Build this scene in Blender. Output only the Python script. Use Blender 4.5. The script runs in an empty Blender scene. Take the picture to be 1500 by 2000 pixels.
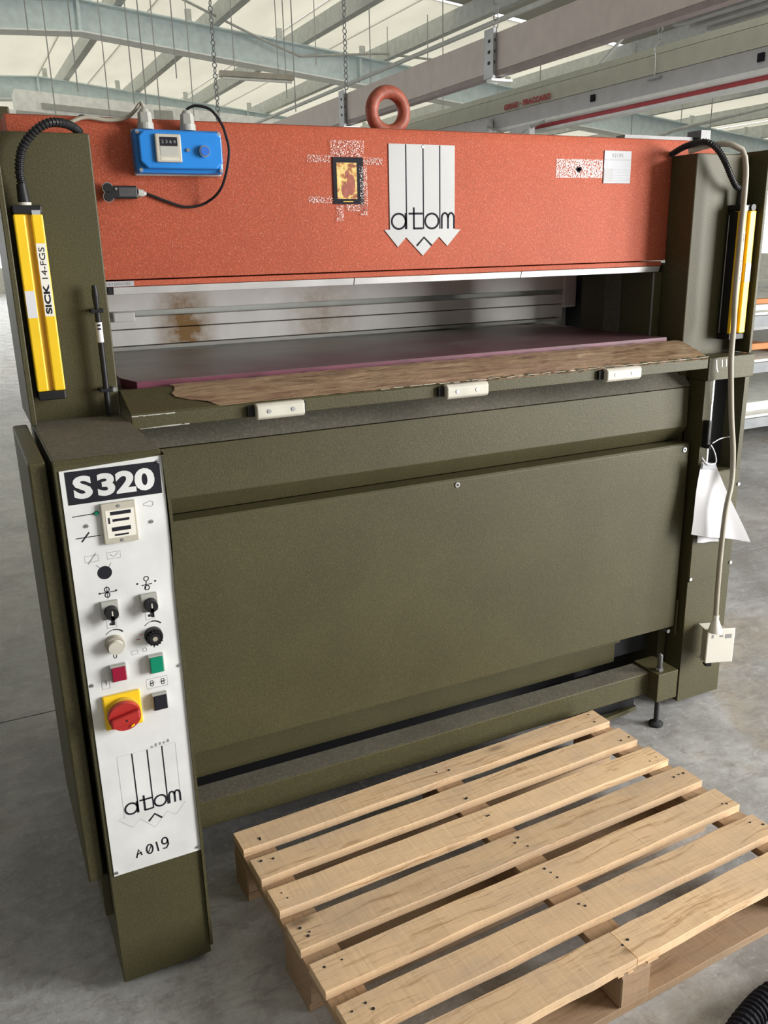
import bpy, bmesh, math, random
from mathutils import Vector, Matrix
random.seed(7)
S = bpy.context.scene
COL = S.collection
R = math.radians

# ------------------------------------------------------------------ camera
cam = bpy.data.objects.new('camera', bpy.data.cameras.new('camera'))
COL.objects.link(cam)
cam.matrix_world = Matrix(((0.898368, 0.148358, -0.413429, -0.31509),
                           (-0.438718, 0.257084, -0.861066, -2.07215),
                           (-0.021460, 0.954933, 0.296044, 1.57894),
                           (0, 0, 0, 1)))
cam.data.sensor_fit = 'VERTICAL'
cam.data.sensor_height = 24.0
cam.data.sensor_width = 18.0
cam.data.lens = 1681.33 / 2000 * 24.0
cam.data.clip_start = 0.05
cam.data.clip_end = 200
S.camera = cam
# ------------------------------------------------------------------ world, lights, exposure
w = bpy.data.worlds.new('world'); S.world = w; w.use_nodes = True
w.node_tree.nodes['Background'].inputs[0].default_value = (0.97, 0.985, 1.0, 1)
w.node_tree.nodes['Background'].inputs[1].default_value = 3.0


def area(name, loc, target, sx, sy, power, col):
    l = bpy.data.lights.new(name, 'AREA'); l.shape = 'RECTANGLE'; l.size = sx; l.size_y = sy
    l.energy = power; l.color = col
    o = bpy.data.objects.new(name, l); COL.objects.link(o); o.location = loc
    o.rotation_euler = (Vector(target) - Vector(loc)).to_track_quat('-Z', 'Y').to_euler()
    return o


area('added_key_daylight', (6.1, -4.0, 2.0), (0.8, 0.0, 0.8), 2.6, 3.4, 860, (1.0, 0.985, 0.955))  # added daylight key from front right
S.view_settings.view_transform = 'Standard'
S.view_settings.look = 'None'
S.view_settings.gamma = 1
S.view_settings.use_curve_mapping = False
S.view_settings.exposure = 0.0


# ------------------------------------------------------------------ materials
def srgb(r, g, b):
    f = lambda v: v / 12.92 if v <= 0.04045 else ((v + 0.055) / 1.055) ** 2.4
    return (f(r / 255), f(g / 255), f(b / 255), 1)


class NT:
    def __init__(s, name):
        s.m = bpy.data.materials.new(name); s.m.use_nodes = True
        s.t = s.m.node_tree; s.b = s.t.nodes['Principled BSDF']; s.tc = None

    def n(s, typ, **kw):
        x = s.t.nodes.new(typ)
        for k, v in kw.items():
            if k.startswith('i_'):
                x.inputs[k[2:].replace('_', ' ')].default_value = v
            else:
                setattr(x, k, v)
        return x

    def l(s, a, b): s.t.links.new(a, b)

    def co(s, kind='Object', scale=(1, 1, 1), loc=(0, 0, 0)):
        if s.tc is None: s.tc = s.n('ShaderNodeTexCoord')
        mp = s.n('ShaderNodeMapping'); mp.inputs['Scale'].default_value = scale; mp.inputs['Location'].default_value = loc
        s.l(s.tc.outputs[kind], mp.inputs['Vector']); return mp.outputs[0]

    def noise(s, vec, scale, detail=3, rough=0.5, dist=0.0):
        x = s.n('ShaderNodeTexNoise'); x.inputs['Scale'].default_value = scale; x.inputs['Detail'].default_value = detail
        x.inputs['Roughness'].default_value = rough; x.inputs['Distortion'].default_value = dist
        s.l(vec, x.inputs['Vector']); return x.outputs['Fac']

    def ramp(s, fac, *stops):
        x = s.n('ShaderNodeValToRGB'); e = x.color_ramp.elements
        while len(e) < len(stops): e.new(0.5)
        for q, (p, c) in zip(e, stops): q.position = p; q.color = c if len(c) == 4 else (*c, 1)
        s.l(fac, x.inputs[0]); return x.outputs[0]

    def mix(s, fac, a, b, mode='MIX'):
        x = s.n('ShaderNodeMix', data_type='RGBA', blend_type=mode)
        for sock, v in ((x.inputs[0], fac), (x.inputs[6], a), (x.inputs[7], b)):
            if hasattr(v, 'is_linked'): s.l(v, sock)
            else: sock.default_value = v
        return x.outputs[2]

    def math(s, op, a, b=0.0, clamp=False):
        x = s.n('ShaderNodeMath', operation=op); x.use_clamp = clamp
        for sock, v in ((x.inputs[0], a), (x.inputs[1], b)):
            if hasattr(v, 'is_linked'): s.l(v, sock)
            else: sock.default_value = v
        return x.outputs[0]

    def bump(s, h, strength=0.2, dist=0.002):
        x = s.n('ShaderNodeBump'); x.inputs['Strength'].default_value = strength; x.inputs['Distance'].default_value = dist
        s.l(h, x.inputs['Height']); s.l(x.outputs[0], s.b.inputs['Normal'])

    def set(s, **kw):
        for k, v in kw.items():
            sock = s.b.inputs[k.replace('_', ' ')]
            if hasattr(v, 'is_linked'): s.l(v, sock)
            else: sock.default_value = v
        return s


def plain(name, col, rough=0.5, metal=0.0, spec=0.5, var=0.06):
    t = NT(name)
    nz = t.noise(t.co(), 9, 4)
    d = tuple(max(0, c * (1 - var * 2)) for c in col[:3]) + (1,); u = tuple(min(1, c * (1 + var * 2)) for c in col[:3]) + (1,)
    t.set(Base_Color=t.ramp(nz, (0.3, d), (0.7, u)), Roughness=rough, Metallic=metal)
    t.b.inputs['Specular IOR Level'].default_value = spec
    return t.m


def hammer(name, col, rough, scale, strength, glint=0.0, var=0.12, spec=0.4):
    t = NT(name); co = t.co()
    big = t.noise(co, 3.0, 5, 0.6); fine = t.noise(co, scale, 2, 0.5)
    d = tuple(c * (1 - var) for c in col[:3]) + (1,); u = tuple(c * (1 + var) for c in col[:3]) + (1,)
    c1 = t.ramp(big, (0.3, d), (0.7, u))
    sp = t.ramp(fine, (0.45, (0.86, 0.86, 0.86)), (0.75, (1.25, 1.25, 1.25)))
    c2 = t.mix(1.0, c1, sp, 'MULTIPLY')
    if glint:
        g = t.noise(co, scale * 1.7, 1, 0.4)
        c2 = t.mix(t.ramp(g, (0.66, (0, 0, 0)), (0.74, (glint, glint, glint))), c2, (0.9, 0.62, 0.52, 1))
    t.set(Base_Color=c2, Roughness=rough); t.b.inputs['Specular IOR Level'].default_value = spec
    t.bump(fine, strength, 0.0015)
    return t.m


M = {}
M['olive'] = hammer('olive_hammer_paint', (0.070, 0.063, 0.029), 0.50, 260, 0.35, spec=0.3)
M['olive_dusty'] = hammer('olive_paint_under_dust', (0.125, 0.115, 0.09), 0.7, 120, 0.25, var=0.25)
M['orange'] = hammer('orange_wrinkle_paint', (0.42, 0.090, 0.046), 0.65, 240, 0.5, glint=0.24, var=0.08, spec=0.25)
M['ring'] = hammer('rusty_red_paint', (0.34, 0.085, 0.050), 0.5, 60, 0.5, var=0.3)
M['white_plate'] = plain('white_enamel', (0.70, 0.71, 0.71, 1), 0.38)
M['emblem_white'] = plain('emblem_white', (0.46, 0.465, 0.47, 1), 0.4, var=0.02)
M['black'] = plain('black_plastic', (0.014, 0.014, 0.016, 1), 0.45, 0, 0.3)
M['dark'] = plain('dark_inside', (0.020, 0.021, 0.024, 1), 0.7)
M['print'] = plain('black_print', (0.018, 0.018, 0.025, 1), 0.75, 0, 0.15)
M['print_grey'] = plain('grey_print', (0.30, 0.30, 0.31, 1), 0.5)
M['grey'] = plain('grey_plastic', (0.40, 0.40, 0.37, 1), 0.5)
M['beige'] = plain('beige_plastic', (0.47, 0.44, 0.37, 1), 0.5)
M['yellow'] = plain('yellow_paint', (0.86, 0.56, 0.015, 1), 0.42, var=0.03)
M['yellow_dark'] = plain('yellow_groove', (0.58, 0.36, 0.03, 1), 0.5)
M['blue'] = plain('blue_plastic', (0.012, 0.20, 0.62, 1), 0.33, var=0.05)
M['blue_btn'] = plain('blue_button', (0.03, 0.14, 0.55, 1), 0.25)
M['red'] = plain('red_plastic', (0.42, 0.025, 0.022, 1), 0.38)
M['red_lens'] = plain('red_lens', (0.30, 0.006, 0.035, 1), 0.25)
M['green_lens'] = plain('green_lens', (0.0, 0.22, 0.12, 1), 0.25)
M['chrome'] = plain('polished_metal', (0.62, 0.62, 0.63, 1), 0.25, 1.0)
M['steel'] = plain('galvanised_steel', (0.42, 0.43, 0.45, 1), 0.42, 0.8)
M['silver'] = plain('brushed_aluminium', (0.80, 0.80, 0.81, 1), 0.36, 0.75)
M['silver_plate'] = plain('silver_label', (0.36, 0.37, 0.40, 1), 0.5, 0.0)
M['ivory'] = plain('ivory_plastic', (0.56, 0.54, 0.47, 1), 0.5, var=0.1)
M['cable_grey'] = plain('cable_sheath', (0.36, 0.33, 0.27, 1), 0.5)
M['paper'] = plain('paper', (0.66, 0.66, 0.69, 1), 0.7, var=0.01)
M['boxcream'] = plain('cream_plastic', (0.80, 0.77, 0.70, 1), 0.45, var=0.02)
M['rafter'] = plain('pale_blue_steel_paint', (0.62, 0.71, 0.72, 1), 0.5, var=0.05)
M['flange'] = plain('white_steel_paint', (0.90, 0.92, 0.91, 1), 0.5, var=0.04)
M['purlin'] = plain('grey_purlin', (0.55, 0.57, 0.54, 1), 0.5, 0.0)
M['duct'] = plain('white_duct', (0.90, 0.90, 0.87, 1), 0.5)
M['pink'] = plain('taupe_trunking', (0.62, 0.54, 0.50, 1), 0.45, var=0.03)
M['taupe_dark'] = plain('taupe_trunking_lip', (0.28, 0.22, 0.21, 1), 0.45)
M['sage'] = plain('sage_trunking', (0.70, 0.72, 0.62, 1), 0.45, var=0.03)
M['sage2'] = plain('grey_trunking', (0.58, 0.58, 0.60, 1), 0.45, var=0.03)
M['redbar'] = plain('red_rail', (0.55, 0.05, 0.06, 1), 0.45)
M['wall'] = plain('hall_wall', (0.70, 0.70, 0.66, 1), 0.7)
M['wire'] = plain('wire', (0.40, 0.40, 0.38, 1), 0.5)
M['gold'] = None
M['pump'] = plain('scuffed_black', (0.07, 0.07, 0.075, 1), 0.4, var=0.5)
M['rackgrey'] = plain('grey_rack_paint', (0.36, 0.38, 0.40, 1), 0.5)
M['woodorange'] = plain('orange_wood', (0.62, 0.28, 0.12, 1), 0.6)
M['whiteboard'] = plain('white_board', (0.80, 0.80, 0.76, 1), 0.5)


def m_floor():
    t = NT('worn_concrete'); co = t.co('Object')
    a = t.noise(co, 0.7, 7, 0.62, 0.6); b = t.noise(co, 5.0, 6, 0.65); c = t.noise(co, 60, 3, 0.6)
    base = t.ramp(a, (0.34, (0.23, 0.225, 0.22)), (0.45, (0.36, 0.36, 0.36)), (0.54, (0.50, 0.50, 0.50)), (0.62, (0.46, 0.41, 0.35)), (0.72, (0.40, 0.40, 0.40)))
    base = t.mix(t.ramp(b, (0.35, (0, 0, 0)), (0.75, (0.55, 0.55, 0.55))), base, (0.17, 0.16, 0.15, 1))
    base = t.mix(t.ramp(c, (0.58, (0, 0, 0)), (0.68, (0.45, 0.45, 0.45))), base, (0.58, 0.58, 0.58, 1))
    d = t.noise(t.co('Object', (1.0, 1.6, 1)), 13, 6, 0.7, 0.8)
    base = t.mix(t.ramp(d, (0.50, (0, 0, 0)), (0.64, (0.5, 0.5, 0.5))), base, (0.22, 0.205, 0.19, 1))
    base = t.mix(t.ramp(d, (0.34, (0.5, 0.5, 0.5)), (0.44, (0, 0, 0))), base, (0.56, 0.56, 0.56, 1))
    # long faint scratches
    sc = t.noise(t.co('Object', (0.7, 9, 1)), 2.4, 4, 0.7, 1.2); sd = t.noise(t.co('Object', (7, 0.8, 1)), 2.1, 4, 0.7, 1.4)
    for q in (sc, sd):
        base = t.mix(t.ramp(q, (0.485, (0, 0, 0)), (0.50, (0.22, 0.22, 0.22)), (0.515, (0, 0, 0))), base, (0.16, 0.155, 0.15, 1))
    t.set(Base_Color=base, Roughness=t.math('ADD', t.math('MULTIPLY', b, 0.22), 0.16))
    t.bump(t.math('ADD', b, c), 0.08, 0.004)
    return t.m


M['floor'] = m_floor()


def m_wood(name, light, dark, grey):
    t = NT(name)
    oi = t.n('ShaderNodeObjectInfo'); tc = t.n('ShaderNodeTexCoord')
    off = t.n('ShaderNodeVectorMath', operation='SCALE'); off.inputs[0].default_value = (37, 19, 53); t.l(oi.outputs['Random'], off.inputs['Scale'])
    ad = t.n('ShaderNodeVectorMath', operation='ADD'); t.l(tc.outputs['Object'], ad.inputs[0]); t.l(off.outputs[0], ad.inputs[1])

    def mp(sc):
        m = t.n('ShaderNodeMapping'); m.inputs['Scale'].default_value = sc; t.l(ad.outputs[0], m.inputs['Vector']); return m.outputs[0]
    wob = t.n('ShaderNodeTexNoise'); wob.inputs['Scale'].default_value = 1.0; t.l(mp((5, 14, 14)), wob.inputs['Vector'])
    wv = t.n('ShaderNodeVectorMath', operation='MULTIPLY_ADD'); t.l(wob.outputs['Color'], wv.inputs[0]); wv.inputs[1].default_value = (0.0, 0.05, 0.05); t.l(ad.outputs[0], wv.inputs[2])
    m2 = t.n('ShaderNodeMapping'); m2.inputs['Scale'].default_value = (1.4, 105, 105); t.l(wv.outputs[0], m2.inputs['Vector'])
    grain = t.noise(m2.outputs[0], 1.0, 4, 0.6)
    blot = t.noise(mp((5, 11, 11)), 1.0, 4, 0.6)
    saw = t.noise(mp((90, 8, 8)), 1.0, 2, 0.5)
    c = t.ramp(grain, (0.30, dark), (0.46, light), (0.62, light), (0.78, dark))
    c = t.mix(t.ramp(blot, (0.42, (0, 0, 0)), (0.68, (0.7, 0.7, 0.7))), c, grey)
    c = t.mix(t.math('MULTIPLY', saw, 0.25), c, dark)
    kn = t.n('ShaderNodeTexVoronoi'); kn.inputs['Scale'].default_value = 1.0; kn.inputs['Randomness'].default_value = 1.0
    t.l(mp((3.2, 9, 3)), kn.inputs['Vector'])
    c = t.mix(t.ramp(kn.outputs['Distance'], (0.05, (0.75, 0.75, 0.75)), (0.13, (0.15, 0.15, 0.15)), (0.22, (0, 0, 0))), c, (0.13, 0.075, 0.04, 1))
    tint = t.ramp(oi.outputs['Random'], (0, (0.86, 0.84, 0.82)), (1, (1.08, 1.05, 1.0)))
    c = t.mix(1.0, c, tint, 'MULTIPLY')
    t.set(Base_Color=c, Roughness=0.72); t.b.inputs['Specular IOR Level'].default_value = 0.25
    t.bump(t.math('ADD', grain, saw), 0.22, 0.003)
    return t.m


M['wood'] = m_wood('pallet_wood', (0.80, 0.585, 0.375, 1), (0.45, 0.275, 0.145, 1), (0.60, 0.465, 0.34, 1))
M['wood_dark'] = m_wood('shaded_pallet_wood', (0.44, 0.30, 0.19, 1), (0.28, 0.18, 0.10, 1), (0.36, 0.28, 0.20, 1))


def m_tape():
    t = NT('brown_packing_tape'); co = t.co('Object', (1, 1, 1))
    st = t.noise(t.co('Object', (9, 70, 70)), 1.0, 4, 0.65, 0.6); b = t.noise(co, 9, 5, 0.7, 0.8)
    c = t.ramp(st, (0.28, (0.10, 0.055, 0.035)), (0.45, (0.25, 0.17, 0.105)), (0.62, (0.34, 0.24, 0.15)), (0.78, (0.48, 0.38, 0.27)))
    c = t.mix(t.ramp(b, (0.5, (0, 0, 0)), (0.78, (0.7, 0.7, 0.7))), c, (0.16, 0.09, 0.055, 1))
    t.set(Base_Color=c, Roughness=t.math('ADD', t.math('MULTIPLY', b, 0.4), 0.12)); t.bump(t.math('ADD', st, b), 0.7, 0.004)
    return t.m


M['tape'] = m_tape()


def m_board():
    t = NT('worn_purple_nylon'); st = t.noise(t.co('Object', (1.4, 14, 1)), 1.0, 5, 0.6, 0.4); b = t.noise(t.co(), 3.0, 5, 0.6)
    gd = t.n('ShaderNodeTexCoord'); sx = t.n('ShaderNodeSeparateXYZ'); t.l(gd.outputs['Object'], sx.inputs[0])
    # the worn, scuffed back and left of the board has gone grey
    wear = t.math('ADD', t.math('MULTIPLY', sx.outputs['Y'], 1.1), t.math('MULTIPLY', sx.outputs['X'], -0.34))
    wear = t.math('ADD', wear, t.math('MULTIPLY', b, 0.9)); wear = t.math('ADD', wear, t.math('MULTIPLY', st, 0.5))
    c = t.mix(t.ramp(wear, (0.50, (0.12, 0.12, 0.12)), (0.95, (0.9, 0.9, 0.9))), (0.105, 0.034, 0.052, 1), (0.24, 0.225, 0.20, 1))
    t.set(Base_Color=c, Roughness=t.math('ADD', t.math('MULTIPLY', st, 0.3), 0.28)); t.bump(st, 0.15, 0.002)
    return t.m


M['board'] = m_board()
M['board_edge'] = plain('purple_nylon_edge', (0.13, 0.030, 0.055, 1), 0.5, var=0.15)


def m_rail():
    t = NT('dirty_white_rail'); co = t.co('Object'); n = t.noise(co, 6, 5, 0.65); s = t.noise(co, 28, 4, 0.7)
    c = t.ramp(n, (0.3, (0.66, 0.65, 0.63)), (0.7, (0.78, 0.78, 0.77)))
    for cx, rad, a in ((0.335 - 0.87, 0.115, 0.95), (0.80 - 0.87, 0.16, 0.45)):
        vm = t.n('ShaderNodeVectorMath', operation='DISTANCE'); t.l(co, vm.inputs[0])
        mpn = t.co('Object', (1, 0, 0.6)); t.l(mpn, vm.inputs[0]); vm.inputs[1].default_value = (cx, 0, 0.6 * 1.345)
        d = t.math('DIVIDE', vm.outputs['Value'], rad); d = t.math('SUBTRACT', 1.0, d, True)
        d = t.math('MULTIPLY', t.math('MULTIPLY', d, s), 2.6 * a, True)
        c = t.mix(d, c, (0.23, 0.125, 0.035, 1))
    t.set(Base_Color=c, Roughness=0.5); return t.m


M['rail'] = m_rail()


def m_sparkle(name, tint, cover):
    t = NT(name); co = t.co('Object'); a = t.noise(co, 330, 2, 0.5)
    al = t.ramp(a, (cover, (0, 0, 0)), (cover + 0.06, (1, 1, 1)))
    t.set(Base_Color=tint, Roughness=0.2, Alpha=t.math('MULTIPLY', al, 0.85)); return t.m


M['sparkle'] = m_sparkle('clear_tape_bubbles', (0.78, 0.68, 0.66, 1), 0.53)
M['sparkle2'] = m_sparkle('clear_label_bubbles', (0.62, 0.47, 0.45, 1), 0.47)


def m_gold():
    t = NT('gilt_picture'); co = t.co('Object'); n = t.noise(co, 55, 4, 0.7, 1.0)
    c = t.ramp(n, (0.30, (0.10, 0.045, 0.02)), (0.42, (0.42, 0.16, 0.08)), (0.5, (0.70, 0.48, 0.16)), (0.66, (0.86, 0.68, 0.30)))
    t.set(Base_Color=c, Roughness=0.3, Metallic=0.35); return t.m


M['gold'] = m_gold()


def m_roof(name, clear):
    t = NT(name); n = t.noise(t.co('Object', (1, 0.25, 1)), 1.6, 5, 0.6)
    c = t.ramp(n, (0.3, (0.525, 0.51, 0.455)), (0.7, (0.58, 0.565, 0.505)))
    t.set(Base_Color=c, Roughness=0.55)
    if clear:                      # translucency added so the far roof glows and lights the hall
        tr = t.n('ShaderNodeBsdfTranslucent'); t.l(c, tr.inputs[0]); mx = t.n('ShaderNodeMixShader'); mx.inputs[0].default_value = clear
        out = [x for x in t.t.nodes if x.type == 'OUTPUT_MATERIAL'][0]
        t.l(t.b.outputs[0], mx.inputs[1]); t.l(tr.outputs[0], mx.inputs[2]); t.l(mx.outputs[0], out.inputs[0])
    return t.m


M['roof'] = m_roof('cream_roof_sheet', 0.0)
M['roof_glow'] = m_roof('glowing_cream_roof_sheet', 0.92)


# ------------------------------------------------------------------ mesh helpers
class MB:
    def __init__(s): s.v = []; s.f = []

    def add(s, vs, fs):
        o = len(s.v); s.v += [tuple(v) for v in vs]; s.f += [tuple(i + o for i in f) for f in fs]; return s

    def box(s, x0, x1, y0, y1, z0, z1):
        return s.add([(x0, y0, z0), (x1, y0, z0), (x1, y1, z0), (x0, y1, z0), (x0, y0, z1), (x1, y0, z1), (x1, y1, z1), (x0, y1, z1)],
                     [(0, 3, 2, 1), (4, 5, 6, 7), (0, 1, 5, 4), (1, 2, 6, 5), (2, 3, 7, 6), (3, 0, 4, 7)])

    def obox(s, p, q, wv, tv):
        """box along p-q with half-width vector wv and half-thickness vector tv"""
        p, q, wv, tv = map(Vector, (p, q, wv, tv))
        return s.add([p - wv - tv, p + wv - tv, p + wv + tv, p - wv + tv, q - wv - tv, q + wv - tv, q + wv + tv, q - wv + tv],
                     [(0, 3, 2, 1), (4, 5, 6, 7), (0, 1, 5, 4), (1, 2, 6, 5), (2, 3, 7, 6), (3, 0, 4, 7)])

    def prism(s, poly, axis, a, b):
        """extrude a 2d polygon along axis; poly is in the two other axes (x:(y,z) y:(x,z) z:(x,y))"""
        n = len(poly)

        def P(u, v, t): return {'x': (t, u, v), 'y': (u, t, v), 'z': (u, v, t)}[axis]
        vs = [P(u, v, a) for u, v in poly] + [P(u, v, b) for u, v in poly]
        return s.add(vs, [tuple(range(n - 1, -1, -1)), tuple(range(n, 2 * n))] + [(i, (i + 1) % n, n + (i + 1) % n, n + i) for i in range(n)])

    def cyl(s, p, q, r, n=20, r2=None):
        p, q = Vector(p), Vector(q); d = (q - p).normalized(); u = d.orthogonal().normalized(); v = d.cross(u); r2 = r if r2 is None else r2
        vs = []
        for c, rr in ((p, r), (q, r2)):
            for i in range(n):
                a = 2 * math.pi * i / n; vs.append(c + (u * math.cos(a) + v * math.sin(a)) * rr)
        return s.add(vs, [tuple(range(n - 1, -1, -1)), tuple(range(n, 2 * n))] + [(i, (i + 1) % n, n + (i + 1) % n, n + i) for i in range(n)])

    def torus(s, c, ax, Rr, r, n=32, m=12, sx=1.0, u=None):
        c, ax = Vector(c), Vector(ax).normalized(); u = Vector(u).normalized() if u else ax.orthogonal().normalized(); v = ax.cross(u); vs = []
        for i in range(n):
            a = 2 * math.pi * i / n; d = u * math.cos(a) * sx + v * math.sin(a); dn = (u * math.cos(a) + v * math.sin(a)).normalized()
            for j in range(m):
                b = 2 * math.pi * j / m; vs.append(c + d * Rr + dn * r * math.cos(b) + ax * r * math.sin(b))
        return s.add(vs, [(i * m + j, ((i + 1) % n) * m + j, ((i + 1) % n) * m + (j + 1) % m, i * m + (j + 1) % m) for i in range(n) for j in range(m)])

    def tube(s, pts, r, n=10, step=None):
        """tube along a path (smoothed when step is given); r is a number or f(index)"""
        P = [Vector(p) for p in pts]
        if step: P = smooth_path(P, step)
        rf = r if callable(r) else (lambda i: r)
        up = None; vs = []
        for i, p in enumerate(P):
            d = (P[min(i + 1, len(P) - 1)] - P[max(i - 1, 0)]).normalized()
            up = d.orthogonal().normalized() if up is None else (up - d * up.dot(d)).normalized()
            sd = d.cross(up)
            for j in range(n):
                a = 2 * math.pi * j / n; vs.append(p + (up * math.cos(a) + sd * math.sin(a)) * rf(i))
        k = len(P)
        return s.add(vs, [(i * n + j, i * n + (j + 1) % n, (i + 1) * n + (j + 1) % n, (i + 1) * n + j) for i in range(k - 1) for j in range(n)]
                     + [tuple(range(n - 1, -1, -1)), tuple(range((k - 1) * n, k * n))])

    def stroke(s, pts, wd, y, closed=False, t=0.0004):
        """flat printed line of width wd in the plane y=const, pts are (x, z)"""
        P = [Vector(p) for p in pts]; n = len(P); L = []; Rr = []
        for i in range(n):
            a = P[(i - 1) % n] if closed or i > 0 else P[i]; b = P[(i + 1) % n] if closed or i < n - 1 else P[i]
            d = (b - a)
            if d.length < 1e-9: d = Vector((1, 0))
            d.normalize(); nn = Vector((-d.y, d.x)) * wd / 2; L.append(P[i] + nn); Rr.append(P[i] - nn)
        vs = [(p.x, y, p.y) for p in L] + [(p.x, y, p.y) for p in Rr]
        return s.add(vs, [(i, (i + 1) % n, n + (i + 1) % n, n + i) for i in range(n if closed else n - 1)])

    def disc(s, cx, cz, r, y, n=24, rz=None):
        rz = rz or r
        return s.add([(cx + r * math.cos(2 * math.pi * i / n), y, cz + rz * math.sin(2 * math.pi * i / n)) for i in range(n)], [tuple(range(n))])

    def quad(s, x0, x1, z0, z1, y): return s.add([(x0, y, z0), (x1, y, z0), (x1, y, z1), (x0, y, z1)], [(0, 1, 2, 3)])


def smooth_path(P, step):
    out = []
    for i in range(len(P) - 1):
        p0 = P[max(i - 1, 0)]; p1 = P[i]; p2 = P[i + 1]; p3 = P[min(i + 2, len(P) - 1)]
        k = max(1, int((p2 - p1).length / step))
        for j in range(k):
            t = j / k
            out.append(0.5 * ((2 * p1) + (p2 - p0) * t + (2 * p0 - 5 * p1 + 4 * p2 - p3) * t * t + (3 * p1 - p0 - 3 * p2 + p3) * t ** 3))
    out.append(P[-1]); return out


def arc(cx, cz, rx, rz, a0, a1, n=16):
    return [(cx + rx * math.cos(R(a0 + (a1 - a0) * i / n)), cz + rz * math.sin(R(a0 + (a1 - a0) * i / n))) for i in range(n + 1)]


ORIGIN = {}


def thing(name, label, cat, loc=(0, 0, 0), group=None, rotz=0.0, local=False):
    o = bpy.data.objects.new(name, None); COL.objects.link(o); o.empty_display_size = 0.1
    o.location = loc; o.rotation_euler = (0, 0, rotz); o['label'] = label; o['category'] = cat
    if group: o['group'] = group
    ORIGIN[o.name] = Vector((0, 0, 0)) if local else Vector(loc)
    return o


def obj(name, mb, m, parent=None, bevel=0.0, smooth=False, label=None, seg=2, keep=False, kind=None):
    """link the collected mesh as ONE object; world coordinates unless its thing is local"""
    me = bpy.data.meshes.new(name)
    if parent is not None: off = ORIGIN[parent.name]
    elif keep: off = Vector((0, 0, 0))
    else:
        xs = [v[0] for v in mb.v]; ys = [v[1] for v in mb.v]; zs = [v[2] for v in mb.v]
        off = Vector(((min(xs) + max(xs)) / 2, (min(ys) + max(ys)) / 2, min(zs)))
    me.from_pydata([tuple(Vector(v) - off) for v in mb.v], [], mb.f)
    bm = bmesh.new(); bm.from_mesh(me); bmesh.ops.recalc_face_normals(bm, faces=bm.faces)
    if bevel:
        ed = [e for e in bm.edges if len(e.link_faces) == 2 and e.calc_face_angle(0) > R(30)]
        bmesh.ops.bevel(bm, geom=ed, offset=bevel, segments=seg, affect='EDGES', clamp_overlap=True, profile=0.5)
    if smooth:
        for f in bm.faces: f.smooth = True
        for e in bm.edges:
            if len(e.link_faces) == 2 and e.calc_face_angle(0) > R(40): e.smooth = False
    bm.to_mesh(me); bm.free()
    me.materials.append(m if not isinstance(m, str) else M[m])
    o = bpy.data.objects.new(name, me); COL.objects.link(o)
    if parent is not None: o.parent = parent
    else: o.location = off
    ORIGIN[o.name] = off
    if label: o['label'] = label
    if kind: o['kind'] = kind
    return o


def tag(o, label, cat, group=None):
    o['label'] = label; o['category'] = cat
    if group: o['group'] = group
    return o


def struct(name, mb, m, label=None, **kw):
    o = obj(name, mb, m, keep=True, **kw); o['kind'] = 'structure'
    if label: o['label'] = label
    return o


def copy_tree(src, parent=None, **props):
    c = src.copy(); COL.objects.link(c); c.parent = parent
    for k, v in props.items(): c[k] = v
    ORIGIN[c.name] = ORIGIN[src.name]
    for ch in list(src.children): copy_tree(ch, c)
    return c


FONT_MESH = {}


def text_mb(body, bold=0.0, spacing=1.0, shear=0.0):
    cu = bpy.data.curves.new('t', 'FONT'); cu.body = body; cu.size = 1; cu.offset = bold; cu.space_character = spacing; cu.shear = shear
    cu.resolution_u = 4
    o = bpy.data.objects.new('t', cu); COL.objects.link(o)
    bpy.context.view_layer.update()
    me = bpy.data.meshes.new_from_object(o.evaluated_get(bpy.context.evaluated_depsgraph_get()))
    vs = [tuple(v.co) for v in me.vertices]; fs = [tuple(p.vertices) for p in me.polygons]
    bpy.data.objects.remove(o); bpy.data.curves.remove(cu); bpy.data.meshes.remove(me)
    return vs, fs


def text(name, body, m, parent, origin, ux, uz, wd, ht, bold=0.0, spacing=1.0, shear=0.0):
    """lettering fitted to wd x ht, lower left corner at origin, running along ux, standing along uz"""
    vs, fs = text_mb(body, bold, spacing, shear)
    x0 = min(v[0] for v in vs); x1 = max(v[0] for v in vs); y0 = min(v[1] for v in vs); y1 = max(v[1] for v in vs)
    o, ux, uz = Vector(origin), Vector(ux), Vector(uz)
    mb = MB(); mb.add([o + ux * ((v[0] - x0) / (x1 - x0) * wd) + uz * ((v[1] - y0) / (y1 - y0) * ht) for v in vs], fs)
    return obj(name, mb, m, parent)


X, Z = (1, 0, 0), (0, 0, 1)

# ================================================================== the hall
fl = struct('floor', MB().box(-22, 32, -9, 40, -0.20, -0.008), 'dark', 'grey worn concrete factory floor')
for y0, y1 in ((-9, 0.938), (0.945, 40)):
    obj('floor_slab', MB().box(-22, 32, y0, y1, -0.20, 0.0), 'floor', fl)

RX = 1.85


def zroof(x):           # underside of the rafters
    return 4.53 - 0.105 * (x - RX) if x > RX else 4.53 + 0.045 * (x - RX)


def ztop(x): return zroof(x) + 0.40


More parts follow.
